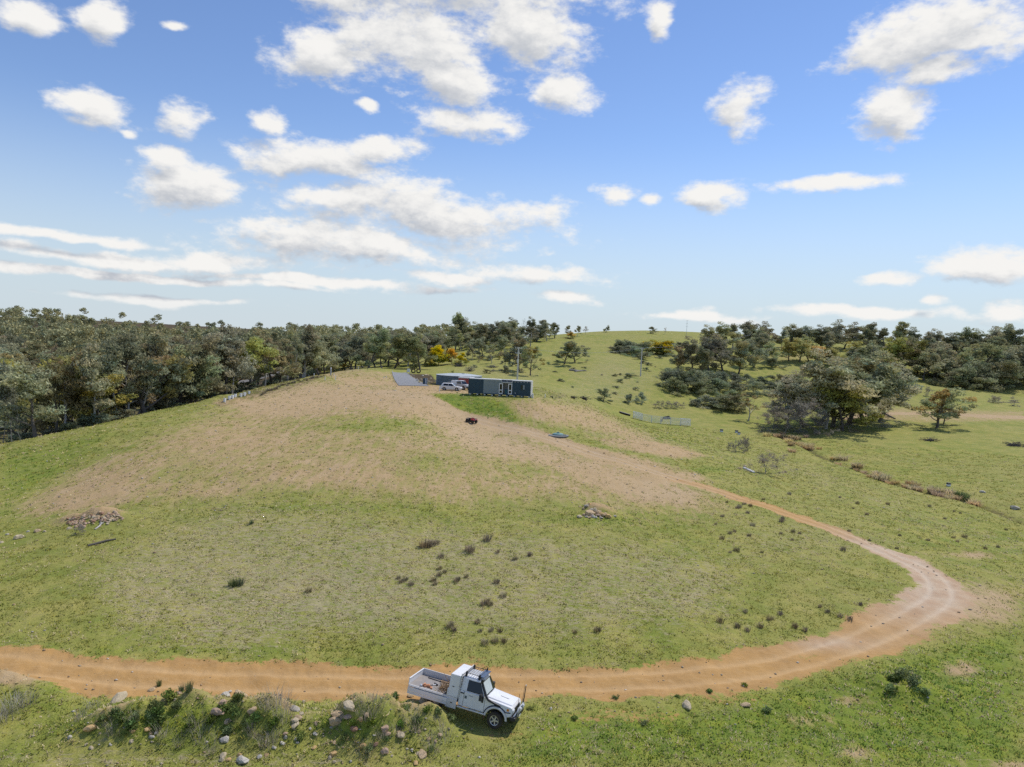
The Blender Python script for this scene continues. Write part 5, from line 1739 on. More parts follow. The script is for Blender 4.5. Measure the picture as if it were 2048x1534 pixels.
def on_ground(px, py):
    p = pg(px, py); return p


def build_red_container():
    p = at_y(917, 762, 151.5)
    z = float(gz(p[0], p[1])) - .05
    e = empty('red_container', (p[0], p[1], z), (0, 0, math.radians(-5))); tag(e, 'red cargo box with white top rail standing before the tank', 'container')
    L, W, Hh = 3.2, 2.2, at_y(917, 754, 151.5)[2] - z
    for i in range(11):
        x = i * L / 11
        MB().box(x + .02, x + L / 11 - .06, -.02, .04, .15, Hh - .25).build('side_panel', M_rust_red, e)
    MB().box(0, L, .04, W, .12, Hh - .2).build('body', M_rust_red, e)
    MB().box(-.04, L + .04, -.04, W + .04, Hh - .22, Hh).build('top_rail', M_cont_trim, e)
    MB().box(-.03, L + .03, -.03, W + .03, 0, .14).build('base_rail', M_dark_metal, e)


build_red_container()


def car_body(e, prof, width, roofw, belt, mat, glassquads=(), bev=.06):
    """lower body from a side outline, plus a tapering cabin"""
    MB().prism(prof, -width / 2, width / 2).build('body', mat, e, bevel=bev)


def build_suv():
    p = pg(898, 781.5)
    ang = math.radians(-6)
    c = p[:2] + np.array([.35, .9])
    e = empty('car', (c[0], c[1], float(gz(*c)) - .02), (0, 0, ang)); tag(e, 'white hatchback car parked beside the container house', 'car')
    P = lambda mb, n, m, **k: mb.build(n, m, e, **k)
    wb, r = 1.30, .34
    low = [(-2.16, .34), (-1.72, .24)] + arc(-wb, r, .40, 200, -20, 8) + [(-.8, .22), (.8, .22)] + arc(wb, r, .40, 200, -20, 8) + [(2.02, .26), (2.18, .40), (2.20, .62), (2.05, .78), (1.1, .95), (.95, .98), (-1.9, 1.02), (-2.14, .92), (-2.2, .6)]
    P(MB().prism(low, -.88, .88), 'body', M_white, bevel=.07)
    P(MB().hexa([(-2.02, -.84, .97), (1.12, -.84, .93), (1.12, .84, .93), (-2.02, .84, .97), (-1.72, -.62, 1.53), (.22, -.62, 1.53), (.22, .62, 1.53), (-1.72, .62, 1.53)]), 'cabin', M_white, bevel=.08)
    def side(x, z, s):
        t = (z - .95) / .58
        return (x, s * (.845 + (.62 - .845) * t), z)
    for s in (-1, 1):
        for a, b, c2, d in ((-1.55, -.52, -.52, -1.42), (-.44, .80, .22, -.44)):
            q = [side(a, 1.03, s), side(b, 1.03, s), side(c2, 1.43, s), side(d, 1.43, s)]
            MB().sheet(q if s < 0 else q[::-1], .012).build('side_window', M_glass, e)
        MB().box(.58, .76, s * .96 - .08, s * .96 + .08, .98, 1.10).build('mirror', M_white, e, bevel=.03)
        MB().box(-1.95, .9, s * .885 - .006, s * .885 + .006, .26, .34).build('sill', M_black, e)
        for x in (-wb, wb):
            wheel(e, x, s * .78, r, r, .22, s, rimr=.235)
        MB().box(-2.19, -2.02, s * .70 - .12, s * .70 + .12, .74, .90).build('tail_light', M_red, e, bevel=.02)
        MB().box(1.96, 2.16, s * .70 - .14, s * .70 + .14, .62, .74).build('headlight', M_lens, e, bevel=.02)
    MB().sheet([(1.05, -.66, 1.0), (1.05, .66, 1.0), (.32, .55, 1.47), (.32, -.55, 1.47)], .012).build('windscreen', M_glass, e)
    MB().sheet([(-2.0, .62, 1.05), (-2.0, -.62, 1.05), (-1.80, -.52, 1.45), (-1.80, .52, 1.45)], .012).build('rear_window', M_glass, e)
    MB().box(2.17, 2.215, -.4, .4, .40, .58).build('grille', M_black, e)


build_suv()


def build_wagon():
    y = 146.5
    p = at_y(917, 777, y)
    x, yy = p[0], p[1]
    e = empty('four_wheel_drive', (x + .6, yy, float(gz(x + .6, yy)) - .02), (0, 0, math.radians(-42))); tag(e, 'silver four-wheel drive with white canopy half hidden by the container house', 'car')
    P = lambda mb, n, m, **k: mb.build(n, m, e, **k)
    M_silver = pmat('silver_paint', (.50, .50, .51), .35, .06, 2.0, coat=.3, dirt=(.4, .3, .2), dirt_amt=.2)
    low = [(-2.5, .55), (-2.0, .5)] + arc(-1.5, .4, .48, 190, -10, 8) + [(-.9, .45), (.9, .45)] + arc(1.5, .4, .48, 190, -10, 8) + [(2.3, .5), (2.42, .7), (2.38, 1.08), (1.0, 1.18), (-2.5, 1.15)]
    P(MB().prism(low, -.88, .88), 'body', M_silver, bevel=.06)
    P(MB().hexa([(-.75, -.82, 1.15), (1.05, -.82, 1.15), (1.05, .82, 1.15), (-.75, .82, 1.15), (-.70, -.66, 1.78), (.45, -.66, 1.78), (.45, .66, 1.78), (-.70, .66, 1.78)]), 'cabin', M_silver, bevel=.06)
    P(MB().hexa([(-2.48, -.86, 1.12), (-.80, -.86, 1.12), (-.80, .86, 1.12), (-2.48, .86, 1.12), (-2.35, -.74, 1.84), (-.80, -.74, 1.86), (-.80, .74, 1.86), (-2.35, .74, 1.84)]), 'canopy', M_white, bevel=.06)
    P(MB().box(-.6, .5, -.62, .62, 1.86, 1.92), 'roof_rack', M_door_white)
    P(MB().box(-.5, -.4, -.5, .5, 1.77, 1.87), 'rack_foot', M_black)
    for s in (-1, 1):
        q = [(-.6, s * .80, 1.24), (.85, s * .80, 1.24), (.42, s * .69, 1.68), (-.6, s * .69, 1.68)]
        MB().sheet(q if s < 0 else q[::-1], .012).build('side_window', M_glass, e)
        for xw in (-1.5, 1.5):
            wheel(e, xw, s * .78, .40, .40, .25, s)
        MB().box(2.30, 2.43, s * .68 - .14, s * .68 + .14, .86, 1.02).build('headlight', M_lens, e, bevel=.02)
    MB().sheet([(1.06, -.70, 1.22), (1.06, .70, 1.22), (.50, .60, 1.72), (.50, -.60, 1.72)], .012).build('windscreen', M_glass, e)
    P(MB().box(2.36, 2.58, -.86, .86, .5, .76), 'bumper', M_black, bevel=.04)


build_wagon()


def build_cage_trailer():
    y = 149.5
    p = at_y(905, 771, y)
    z = float(gz(p[0], p[1]))
    e = empty('cage_trailer', (p[0], p[1], z), (0, 0, math.radians(-8))); tag(e, 'galvanised mesh cage trailer parked against the water tank', 'trailer')
    MB().box(-.95, .95, -.6, .6, .45, .62).build('deck', M_steel, e)
    for s in (-1, 1):
        t = MB().lathe([(.0, -.09), (.30, -.09), (.32, 0), (.30, .09), (.0, .09)], Matrix.Translation((0, s * .72, .32)) @ Matrix.Rotation(math.radians(90), 4, 'X'), 16)
        t.build('wheel', M_rubber, e)
    for k in range(8):
        x = -.93 + k * .266
        for s in (-.6, .6):
            MB().tube([(x, s, .6), (x, s, 1.35)], .018, 4).build('cage_bar', M_steel, e)
    for z2 in (.75, .95, 1.15, 1.35):
        for s in (-.6, .6):
            MB().tube([(-.95, s, z2), (.95, s, z2)], .016, 4).build('cage_bar', M_steel, e)
    MB().tube([(.95, 0, .5), (1.8, 0, .45)], .04, 6).build('drawbar', M_steel, e)
    MB().box(1.70, 1.80, -.05, .05, -.05, .46).build('jockey_stand', M_steel, e)


build_cage_trailer()


def build_cabinet():
    p = pg(850, 769)
    z = float(gz(p[0], p[1])) - .05
    s = 1384 / p[1]
    e = empty('utility_cabinet', (p[0], p[1], z), (0, 0, .15)); tag(e, 'dark blue upright cabinet with white front rails beside the cut bank', 'cabinet')
    h, w = 13 / s, 8.5 / s
    MB().box(-w / 2, w / 2, 0, .8, .12, h).build('case', M_cont_blue, e, bevel=.02)
    MB().box(-w / 2 - .05, w / 2 + .05, -.05, .85, 0, .12).build('base', M_black, e)
    for x in (w * .02, w * .40):
        MB().box(x, x + .10, -.06, -.002, .12, h).build('rail', M_door_white, e)
    for k in range(5):
        zz = .3 + k * (h - .5) / 4
        MB().box(w * .02 + .10, w * .40, -.05, -.004, zz, zz + .05).build('cross_rail', M_door_white, e)


build_cabinet()


def build_drive():
    L0 = [(797, 771.5), (790, 762), (785.5, 752), (784, 744.5)]
    R0 = [(858, 772.5), (837, 762), (821, 752), (813, 745.5)]
    V, n = [], 12
    def along(pts, t):
        k = min(int(t * (len(pts) - 1)), len(pts) - 2); f = t * (len(pts) - 1) - k
        return pg(pts[k][0] * (1 - f) + pts[k + 1][0] * f, pts[k][1] * (1 - f) + pts[k + 1][1] * f)
    A = [along(L0, i / n) for i in range(n + 1)]; B = [along(R0, i / n) for i in range(n + 1)]
    # keep each rib level across and lying on the higher side
    pts_a, pts_b = [], []
    m = 8
    vs, fs = [], []
    for a, b in zip(A, B):
        for j in range(m + 1):
            q = a * (1 - j / m) + b * (j / m)
            vs.append((q[0], q[1], float(gz(q[0], q[1])) + .10))
    for i in range(n):
        for j in range(m):
            fs.append((i * (m + 1) + j, i * (m + 1) + j + 1, (i + 1) * (m + 1) + j + 1, (i + 1) * (m + 1) + j))
    me = bpy.data.meshes.new('driveway'); me.from_pydata(vs, [], fs); me.materials.append(M_concrete)
    o = link_mesh('driveway', me)
    so_ = o.modifiers.new('slab', 'SOLIDIFY'); so_.thickness, so_.offset = .35, -1
    tag(o, kind='structure')
    for side, name_l in ((0, 'white pipe rail along the left edge of the concrete drive'), (m, 'white pipe rail along the bank side of the concrete drive')):
        pts = [Vector(vs[i * (m + 1) + side]) + Vector((0, 0, .02)) for i in range(n + 1)]
        if side: pts = pts[6:]
        e = empty('edge_rail', pts[0]); tag(e, name_l, 'rail')
        MB().tube([p + Vector((0, 0, .55)) - pts[0] for p in pts], .03, 6).build('rail', M_steel, e)
        for p in pts[::3]:
            MB().tube([p - pts[0] - Vector((0, 0, .15)), p - pts[0] + Vector((0, 0, .57))], .035, 6).build('post', M_steel, e)


build_drive()


def tyre(px, py, label):
    p = pg(px, py)
    R = 4.7 / (1384 / p[1])
    e = MB().lathe([(R * .52, -.2), (R * .95, -.22), (R, -.12), (R, .12), (R * .95, .22), (R * .52, .2), (R * .50, 0), (R * .52, -.2)], Matrix.Rotation(math.radians(90), 4, 'X'), 26, caps=False).build('tractor_tyre', M_rubber, None, smooth=True)
    e.location = (p[0], p[1], p[2] + R - .05); e.rotation_euler = (math.radians(-8), 0, .1)
    tag(e, label, 'tyre')


tyre(826.5, 746.3, 'large black tractor tyre standing next to the white board')
tyre(837, 746.3, 'large black tractor tyre standing farther from the white board')


def build_board():
    p = pg(817, 746)
    e = empty('sign_board', (p[0], p[1], p[2])); tag(e, 'plain white board on two posts at the top of the drive', 'sign')
    MB().box(-.42, .42, -.03, .03, .25, 1.25).build('panel', M_door_white, e, bevel=.01)
    for x in (-.36, .36):
        MB().box(x - .04, x + .04, .03, .10, -.2, 1.2).build('post', M_timber, e)


build_board()


def power_pole(px, py, top, label, cross, dist=None):
    p = pg(px, py)
    if dist:
        p = at_y(px, py, dist); p[2] = float(gz(p[0], p[1]))
    h = at_y(px + 3, top, p[1])[2] - p[2]
    e = empty('power_pole', tuple(p)); tag(e, label, 'pole')
    MB().tube([(0, 0, -.5), (0, 0, h)], [.24, .17], 10).build('pole', M_timber, e, smooth=True)
    for z, hw, th in cross:
        MB().box(-hw, hw, -.06 - .11, -.11, h - z - .06, h - z + .06).build('cross_arm', M_timber, e)
        for x in (-hw * .9, -hw * .35, hw * .35, hw * .9):
            MB().lathe([(.03, 0), (.07, .04), (.04, .09), (.07, .14), (.03, .2), (0, .2)], Matrix.Translation((x, -.14, h - z + .06)), 8).build('insulator', M_door_white, e)
    return e, h, p


pole1, ph1, pp1 = power_pole(1034.5, 757, 694, 'tall timber power pole with transformer beside the large drooping gum', ((.35, .95, 0), (1.75, .85, 0)), 190.0)
MB().lathe([(0, 0), (.22, 0), (.22, .75), (.12, .85), (0, .85)], Matrix.Translation((-.12, -.32, ph1 - 4.3)), 12).build('transformer', M_cont_trim, pole1)
for s in (-1, 1):
    MB().tube([(s * .85, -.14, ph1 - 1.75), (-.12 + s * .1, -.3, ph1 - 3.45)], .02, 4).build('drop_wire', M_dark_metal, pole1)
MB().tube([(-.1, -.1, ph1 - 1.2), (-2.6, -.5, -.1)], .018, 4).build('stay_wire', M_steel, pole1)
pole2, ph2, pp2 = power_pole(1281, 752.5, 696, 'thinner green-grey power pole on the open hillside', ((.25, .85, 0),))
a0 = Vector(pp1) + Vector((0, 0, ph1 - .1)); b0 = Vector(pp2) + Vector((0, 0, ph2 + .05))
for k in (-.8, .8):
    a, b = a0 + Vector((k, -.14, 0)), b0 + Vector((k, -.14, 0))
    pts = [a.lerp(b, t / 10) - Vector((0, 0, 4 * 1.6 * (t / 10) * (1 - t / 10))) for t in range(11)]
    pts = [p - a for p in pts]
    o = MB().tube(pts, .022, 4).build('power_line', M_steel); o.location = a
    tag(o, 'thin sagging wire strung between the two power poles', 'wire', 'wires between the poles')
    c = b + Vector((70, 95, 9))
    pts = [b.lerp(c, t / 10) - Vector((0, 0, 4 * 1.4 * (t / 10) * (1 - t / 10))) - b for t in range(11)]
    o = MB().tube(pts, .022, 4).build('power_line', M_steel); o.location = b
    tag(o, 'thin wire running uphill from the hillside pole', 'wire', 'wires uphill from the hillside pole')


def mast():
    y = 392
    x = x_at(1374, y); z = float(gz(x, y)); h = at_y(1375, 640, y)[2] - z
    e = empty('radio_mast', (x, y, z)); tag(e, 'thin radio mast on the hill crest', 'mast')
    MB().tube([(0, 0, -.4), (0, 0, h)], [.10, .05], 6).build('mast', M_steel, e)
    for q in (.55, .75, .95):
        MB().tube([(-.8, 0, h * q), (.8, 0, h * q)], .04, 5).build('aerial', M_steel, e)


mast()


def yard_panels():
    a, b = pg(1266, 836.5), pg(1381, 853)
    n = 6
    hgt = 1.75
    dv = (b - a) / n
    L = np.hypot(dv[0], dv[1]); ang = math.atan2(dv[1], dv[0])
    labs = ['white steel stock-yard panel at the end beside the black pipe', 'second white stock-yard panel from the black pipe', 'third white stock-yard panel from the black pipe', 'white stock-yard panel before the dark sheet', 'white stock-yard panel next to the far end panel', 'white stock-yard panel at the end away from the pipe']
    for i in range(n):
        p = a + dv * i; q = a + dv * (i + 1)
        z0, z1 = float(gz(p[0], p[1])), float(gz(q[0], q[1]))
        e = empty('yard_panel', (p[0], p[1], z0), (0, 0, ang)); tag(e, labs[i], 'fence panel', 'stock-yard panels in the valley')
        dz = z1 - z0
        for k in range(6):
            z = .18 + k * (hgt - .2) / 5
            MB().tube([(0, 0, z), (L - .05, 0, z + dz)], .058, 6).build('rail', M_door_white, e)
        for x in (.04, L - .09):
            MB().tube([(x, 0, -.08 + dz * x / L), (x, 0, hgt + .05 + dz * x / L)], .05, 6).build('upright', M_door_white, e)
    # a second row leaning close behind at both ends
    for i, lab in ((0, 'spare white panel leaning behind the row next to the black pipe'), (5, 'spare white panel leaning behind the row away from the pipe')):
        p = a + dv * i + np.array([.2, .55, 0])
        z0 = float(gz(p[0], p[1])); dz = float(gz(p[0] + dv[0], p[1] + dv[1])) - z0
        e = empty('yard_panel', (p[0], p[1], z0), (math.radians(12), 0, ang)); tag(e, lab, 'fence panel')
        for k in range(6):
            z = .25 + k * (hgt - .2) / 5
            MB().tube([(0, 0, z), (L - .05, 0, z + dz)], .05, 6).build('rail', M_door_white, e)
        for x in (.04, L - .09):
            MB().tube([(x, 0, -.1 + dz * x / L), (x, 0, hgt + .1 + dz * x / L)], .05, 6).build('upright', M_door_white, e)
    p, q = pg(1239, 826), pg(1260, 832)
    o = MB().tube([(0, 0, 0), tuple(q - p)], .28, 10).build('black_pipe', M_black, None, smooth=True)
    o.location = tuple(p + np.array([0, 0, .22])); tag(o, 'thick black pipe lying in the grass beside the yard panels', 'pipe')
    p = pg(1334, 838)
    mb = MB().hexa([(-1.3, -.5, -.1), (1.2, -.5, -.1), (1.2, .9, -.1), (-1.3, .9, -.1), (-.9, -.3, .55), (.5, -.2, .85), (.6, .6, .8), (-.8, .6, .5)])
    o = mb.build('tarpaulin', M_black, None, bevel=.1); o.location = tuple(p); tag(o, 'black sheet heaped behind the yard panels', 'sheet')
    p = pg(1322, 841.5)
    o = MB().lathe([(0, 0), (.28, 0), (.30, .5), (.2, .58), (0, .58)], None, 12).build('black_drum', M_black); o.location = tuple(p - np.array([0, .6, .05])); tag(o, 'small black drum in front of the yard panels', 'drum')


yard_panels()


def bicolor_drum(px, py, label, s=1.0):
    p = pg(px, py)
    e = empty('field_box', tuple(p)); tag(e, label, 'box')
    MB().box(-.32 * s, .32 * s, -.28 * s, .28 * s, -.05, .36 * s).build('body', M_door_white, e, bevel=.03)
    MB().box(-.34 * s, .34 * s, -.30 * s, .30 * s, .36 * s, .66 * s).build('lid', M_black, e, bevel=.05)


bicolor_drum(1443, 864, 'white box with black lid alone on the valley grass')
bicolor_drum(1473, 866, 'white box with black lid standing first of a pair', 1.0)
bicolor_drum(1478, 869, 'white box with black lid slightly lower of the pair', .85)
bicolor_drum(1897, 972, 'small black and white box by the creek tussocks', .8)


def white_board_log():
    p, q = pg(1488, 937), pg(1507, 946)
    d = q - p; L = np.hypot(d[0], d[1])
    o = MB().box(0, L, -.22, .22, -.02, .22).build('white_beam', M_cont_trim, None, bevel=.03)
    o.location = tuple(p); o.rotation_euler = (0, -math.atan2(d[2], L), math.atan2(d[1], d[0])); tag(o, 'long white concrete beam lying beside the leafless bush', 'beam')
    for px, py, s, cn, lab in ((1489, 934, .75, 'cream', 'pale stone leaning against the white beam'), (1480, 938, .6, 'ochre', 'ochre stone left of the white beam'), (1511, 950, .35, 'tan', 'small stone at the end of the white beam')):
        r = pg(px, py); rock(r[0], r[1], s, cn, lab)


white_board_log()


def septic():
    p = pg(1116, 871)
    e = empty('tank_cover', tuple(p), (0, 0, 0)); tag(e, 'low teal septic cover on a grey ring on the bare slope', 'cover')
    MB().lathe([(1.7, -.15), (1.75, .06), (1.5, .10), (0, .10)], None, 28).build('ring', pmat('ring_grey', (.17, .18, .18), .7), e)
    MB().lathe([(.95, .09), (.90, .26), (.6, .36), (0, .40)], None, 24).build('dome', pmat('teal_cover', (.15, .27, .25), .5), e, smooth=True)
    MB().box(-.2, .2, -.2, .2, .36, .55).build('lid', pmat('teal_cover', (.15, .27, .25), .5), e, bevel=.03)
    MB().box(.7, 1.3, -.5, -.1, .08, .20).build('grate', pmat('ring_grey', (.17, .18, .18), .7), e)


septic()


def build_quad():
    p = pg(942, 847)
    c = p[:2] + np.array([.05, .35])
    e = empty('quad_bike', (c[0], c[1], float(gz(*c)) - .02), (0, 0, math.radians(-38))); tag(e, 'red and black quad bike parked on the track below the container house', 'quad bike')
    P = lambda mb, n, m, **k: mb.build(n, m, e, **k)
    for x in (-.62, .62):
        for s in (-1, 1):
            M = Matrix.Translation((x, s * .45, .31)) @ Matrix.Rotation(math.radians(90), 4, 'X')
            w = MB().lathe([(.14, -.12), (.28, -.12), (.31, -.06), (.31, .06), (.28, .12), (.14, .12), (.0, .05), (.0, -.05), (.14, -.12)], M, 18).build('wheel', M_rubber, e, smooth=True)
    ch = MB().box(-.7, .7, -.14, .14, .35, .52)
    for x in (-.62, .62): ch.tube([(x, -.45, .31), (x, .45, .31)], .04, 6)
    P(ch, 'chassis', M_dark_metal)
    P(MB().hexa([(-.12, -.2, .5), (.55, -.24, .5), (.55, .24, .5), (-.12, .2, .5), (-.05, -.15, .88), (.5, -.18, .92), (.5, .18, .92), (-.05, .15, .88)]), 'tank', M_red, bevel=.05)
    for s in (-1, 1):
        P(MB().hexa([(.30, s * .38 - .17, .58), (.95, s * .38 - .17, .55), (.95, s * .38 + .17, .55), (.30, s * .38 + .17, .58), (.36, s * .38 - .15, .72), (.86, s * .38 - .15, .70), (.86, s * .38 + .15, .70), (.36, s * .38 + .15, .72)]), 'front_fender', M_red, bevel=.04)
        P(MB().hexa([(-.98, s * .38 - .17, .58), (-.30, s * .38 - .17, .55), (-.30, s * .38 + .17, .55), (-.98, s * .38 + .17, .58), (-.90, s * .38 - .15, .70), (-.36, s * .38 - .15, .70), (-.36, s * .38 + .15, .70), (-.90, s * .38 + .15, .70)]), 'rear_fender', M_black, bevel=.04)
        P(MB().tube([(.28, 0, .95), (.22, s * .38, 1.08)], .022, 6), 'handlebar', M_black)
    P(MB().hexa([(-.62, -.16, .58), (.0, -.14, .6), (.0, .14, .6), (-.62, .16, .58), (-.6, -.14, .80), (.0, -.10, .82), (.0, .10, .82), (-.6, .14, .80)]), 'seat', M_black, bevel=.05)
    rk = MB()
    for y in (-.36, -.12, .12, .36): rk.tube([(.52, y, .80), (1.0, y, .80)], .018, 5)
    for x in (.55, .98): rk.tube([(x, -.36, .80), (x, .36, .80)], .018, 5)
    for y in (-.3, .3): rk.tube([(.75, y, .80), (.75, y, .55)], .018, 5)
    P(rk, 'front_rack', M_black)
    rk = MB()
    for y in (-.38, -.12, .12, .38): rk.tube([(-1.02, y, .78), (-.5, y, .78)], .018, 5)
    for x in (-1.0, -.52): rk.tube([(x, -.38, .78), (x, .38, .78)], .018, 5)
    for y in (-.3, .3): rk.tube([(-.75, y, .78), (-.75, y, .6)], .018, 5)
    P(rk, 'rear_rack', M_black)
    P(MB().lathe([(0, 0), (.09, 0), (.07, .05), (0, .06)], Matrix.Translation((.93, 0, .66)) @ Matrix.Rotation(math.radians(90), 4, 'Y'), 10), 'headlight', M_lens)


build_quad()

# white tree guards along the ridge, pegs and posts
GL = [(449.5, 803), (458.5, 799.5), (465, 797), (470.5, 794.5), (482, 793.5), (489.5, 791), (498, 788)]
for px, py in GL:
    p = pg(px, py)
    e = empty('tree_guard', tuple(p), (0, 0, random.uniform(0, 3))); tag(e, 'white plastic tree guard on the red earth bank at the wood edge', 'tree guard', 'white tree guards on the ridge')
    MB().lathe([(.20, -.1), (.24, .55), (.22, .55), (.18, -.08)], None, 4).build('sleeve', M_door_white, e)
    MB().tube([(.2, 0, -.2), (.2, 0, .75)], .018, 4).build('stake', M_timber, e)
for px, py, h, lab in ((628, 755, .95, 'white ridge marker post near the tree guards row'), (668, 751, .5, 'short white peg by the grey standpipe'), (650, 761, .8, 'white peg at the crest of the bare pad'), (671, 760, 1.0, 'taller white peg on the crest of the bare pad'),
                       (679, 741, .7, 'white peg on the ridge fence line'), (703, 738, .6, 'pale peg farther along the ridge fence line'), (717, 738, .7, 'last white peg on the ridge fence line'), (879, 783, 1.1, 'white peg behind the hatchback car'),
                       (1090, 796, .8, 'white peg beyond the container house end'), (768, 757, .5, 'white peg lying near the foot of the drive'), (773, 756, .45, 'small white marker at the foot of the drive')):
    p = pg(px, py)
    o = MB().box(-.07, .07, -.07, .07, -.15, h).build('marker_peg', M_door_white, None, bevel=.02); o.location = tuple(p); tag(o, lab, 'peg')
p = pg(661.5, 751)
e = empty('standpipe', tuple(p)); tag(e, 'grey standpipe with white cap on the ridge', 'post')
MB().tube([(0, 0, -.2), (0, 0, 1.55)], .16, 10).build('pipe', M_steel, e)
MB().lathe([(.18, 1.55), (.18, 1.75), (.08, 1.86), (0, 1.86)], None, 10).build('cap', M_door_white, e)
# thin fence on the ridge by the wood and at the top of the drive
FE = [(690, 746), (705, 744), (720, 742.5), (735, 741), (750, 739.5), (765, 738.5)]
e0 = None
pts = [pg(a, b) for a, b in FE]
e = empty('wire_fence', tuple(pts[0])); tag(e, 'thin wire fence with steel posts on the ridge above the drive', 'fence')
for q in pts:
    MB().tube([tuple(q - pts[0] - np.array([0, 0, .2])), tuple(q - pts[0] + np.array([0, 0, 1.2]))], .04, 5).build('post', M_dark_metal, e)
for z in (.4, .8, 1.15):
    MB().tube([tuple(q - pts[0] + np.array([0, 0, z])) for q in pts], .012, 4).build('wire', M_steel, e)

# ------------------------------------------------------------------ stones, heaps, weeds, tussocks
PXM = lambda px, py: 1384 / np.hypot(*pg(px, py)[:2])


def rock_px(px, py, w, cn, label, group=None, slab=1.0):
    p = pg(px, py)
    rock(p[0], p[1], w / (1384 / math.hypot(p[1], 19)) * (1.05 if py > 1300 else 1.35), cn, label, group, slab=slab)


NAMES = {'tan': 'tan', 'white': 'white', 'ochre': 'ochre', 'pink': 'pinkish brown', 'grey': 'grey', 'cream': 'cream', 'red': 'dark reddish'}
FGR = [(238, 1400, 24, 'cream', 1.5), (304, 1381, 13, 'tan', 1), (359, 1387, 14, 'pink', 1), (179, 1459, 19, 'ochre', 1.2), (266, 1465, 10, 'ochre', 1), (297, 1462, 12, 'ochre', 1), (301, 1469, 8, 'tan', 1), (140, 1476, 9, 'white', 1.3), (172, 1491, 8, 'cream', 1), (183, 1496, 9, 'cream', 1),
       (262, 1485, 9, 'cream', 1), (221, 1490, 7, 'white', 1), (303, 1476, 9, 'white', 1.3), (311, 1468, 7, 'white', 1), (451, 1392, 17, 'white', 1), (459, 1385, 10, 'white', 1), (482, 1389, 22, 'tan', 1.4), (445, 1406, 17, 'pink', 1), (435, 1425, 21, 'pink', 1.1), (504, 1424, 18, 'tan', 1.2),
       (590, 1419, 19, 'grey', 1), (596, 1436, 15, 'tan', 1), (590, 1443, 15, 'cream', 1), (590, 1451, 14, 'cream', 1.4), (603, 1429, 9, 'cream', 1), (454, 1446, 12, 'tan', 1.2), (450, 1481, 16, 'white', 1), (485, 1523, 22, 'white', 1.1), (447, 1513, 13, 'cream', 1), (444, 1520, 13, 'cream', 1),
       (456, 1521, 10, 'ochre', 1), (479, 1512, 9, 'ochre', 1), (519, 1515, 10, 'white', 1), (532, 1511, 9, 'ochre', 1), (570, 1470, 10, 'pink', 1), (572, 1476, 8, 'white', 1), (565, 1487, 11, 'white', 1), (548, 1497, 9, 'white', 1), (591, 1480, 8, 'white', 1), (595, 1487, 7, 'white', 1),
       (631, 1470, 9, 'white', 1), (620, 1459, 6, 'white', 1), (633, 1448, 8, 'tan', 1.3), (629, 1497, 9, 'ochre', 1), (700, 1414, 24, 'cream', 1.1), (679, 1432, 22, 'tan', 1.3), (672, 1443, 22, 'tan', 1.35), (697, 1436, 15, 'pink', 1), (662, 1455, 7, 'white', 1), (707, 1458, 15, 'red', 1),
       (722, 1440, 10, 'ochre', 1), (734, 1431, 11, 'tan', 1), (770, 1459, 17, 'pink', 1.1), (775, 1471, 12, 'pink', 1), (802, 1472, 19, 'cream', 1), (797, 1465, 9, 'tan', 1), (726, 1493, 13, 'ochre', 1), (752, 1490, 10, 'red', 1), (770, 1503, 16, 'pink', 1), (666, 1509, 14, 'ochre', 1),
       (660, 1517, 9, 'cream', 1), (845, 1512, 16, 'tan', 1.3), (836, 1508, 10, 'cream', 1), (849, 1404, 22, 'cream', 1.1), (821, 1393, 13, 'tan', 1), (879, 1471, 11, 'tan', 1), (857, 1479, 9, 'ochre', 1), (838, 1464, 8, 'tan', 1), (871, 1484, 8, 'tan', 1), (669, 1487, 8, 'tan', 1),
       (832, 1528, 11, 'ochre', 1), (669, 1524, 8, 'cream', 1), (701, 1525, 7, 'white', 1), (784, 1513, 6, 'cream', 1), (823, 1500, 7, 'white', 1), (814, 1499, 6, 'white', 1), (1373, 1413, 20, 'cream', 1.3), (1490, 1411, 18, 'tan', 1.1), (1102, 1418, 7, 'white', 1)]
seen = {}
for px, py, w, cn, slab in FGR:
    place = 'the mound nearest the truck' if 640 < px < 900 else ('the long weedy mound beside the track' if px < 640 else 'the grass at the track edge')
    size = 'large' if w > 18 else ('mid-sized' if w > 11 else 'small')
    shape = 'slab of rock' if slab > 1.3 else 'rock'
    lab = '%s %s %s on %s' % (size, NAMES[cn], shape, place)
    seen.setdefault(lab, []).append((px, py, w, cn, slab))
for lab, items in seen.items():
    for it in items:
        rock_px(it[0], it[1], it[2], it[3], lab, ('stones: ' + lab) if len(items) > 1 else None, it[4])
# heap on the grass right of the middle
HR = [(1160, 1034, 10, 'cream', 'pale boulder lying apart left of the stone heap'), (1179, 1029, 17, 'tan', 'largest brown boulder of the stone heap'), (1184, 1021, 8, 'grey', 'blue-grey upright stone in the stone heap'), (1190, 1022, 9, 'cream', 'upright cream stone in the stone heap'), (1198, 1023, 8, 'tan', None), (1202, 1029, 9, 'ochre', None),
      (1207, 1032, 8, 'tan', None), (1216, 1034, 12, 'ochre', 'rounded ochre stone at the right foot of the stone heap'), (1197, 1032, 8, 'pink', None), (1186, 1035, 8, 'white', None), (1173, 1034, 7, 'grey', None), (1202, 1037, 7, 'grey', None), (1230, 1033, 6, 'white', 'small white stone lying apart right of the stone heap'), (1173, 1013, 9, 'grey', None),
      (1179, 1009, 7, 'ochre', None), (1191, 1036, 6, 'white', None), (1178, 1036, 6, 'pink', None), (1168, 1031, 7, 'pink', None), (1188, 1028, 7, 'tan', None), (1194, 1026, 8, 'tan', None), (1211, 1029, 6, 'tan', None), (1167, 1018, 6, 'tan', None), (1160, 1014, 6, 'tan', None), (1183, 1032, 7, 'pink', None)]
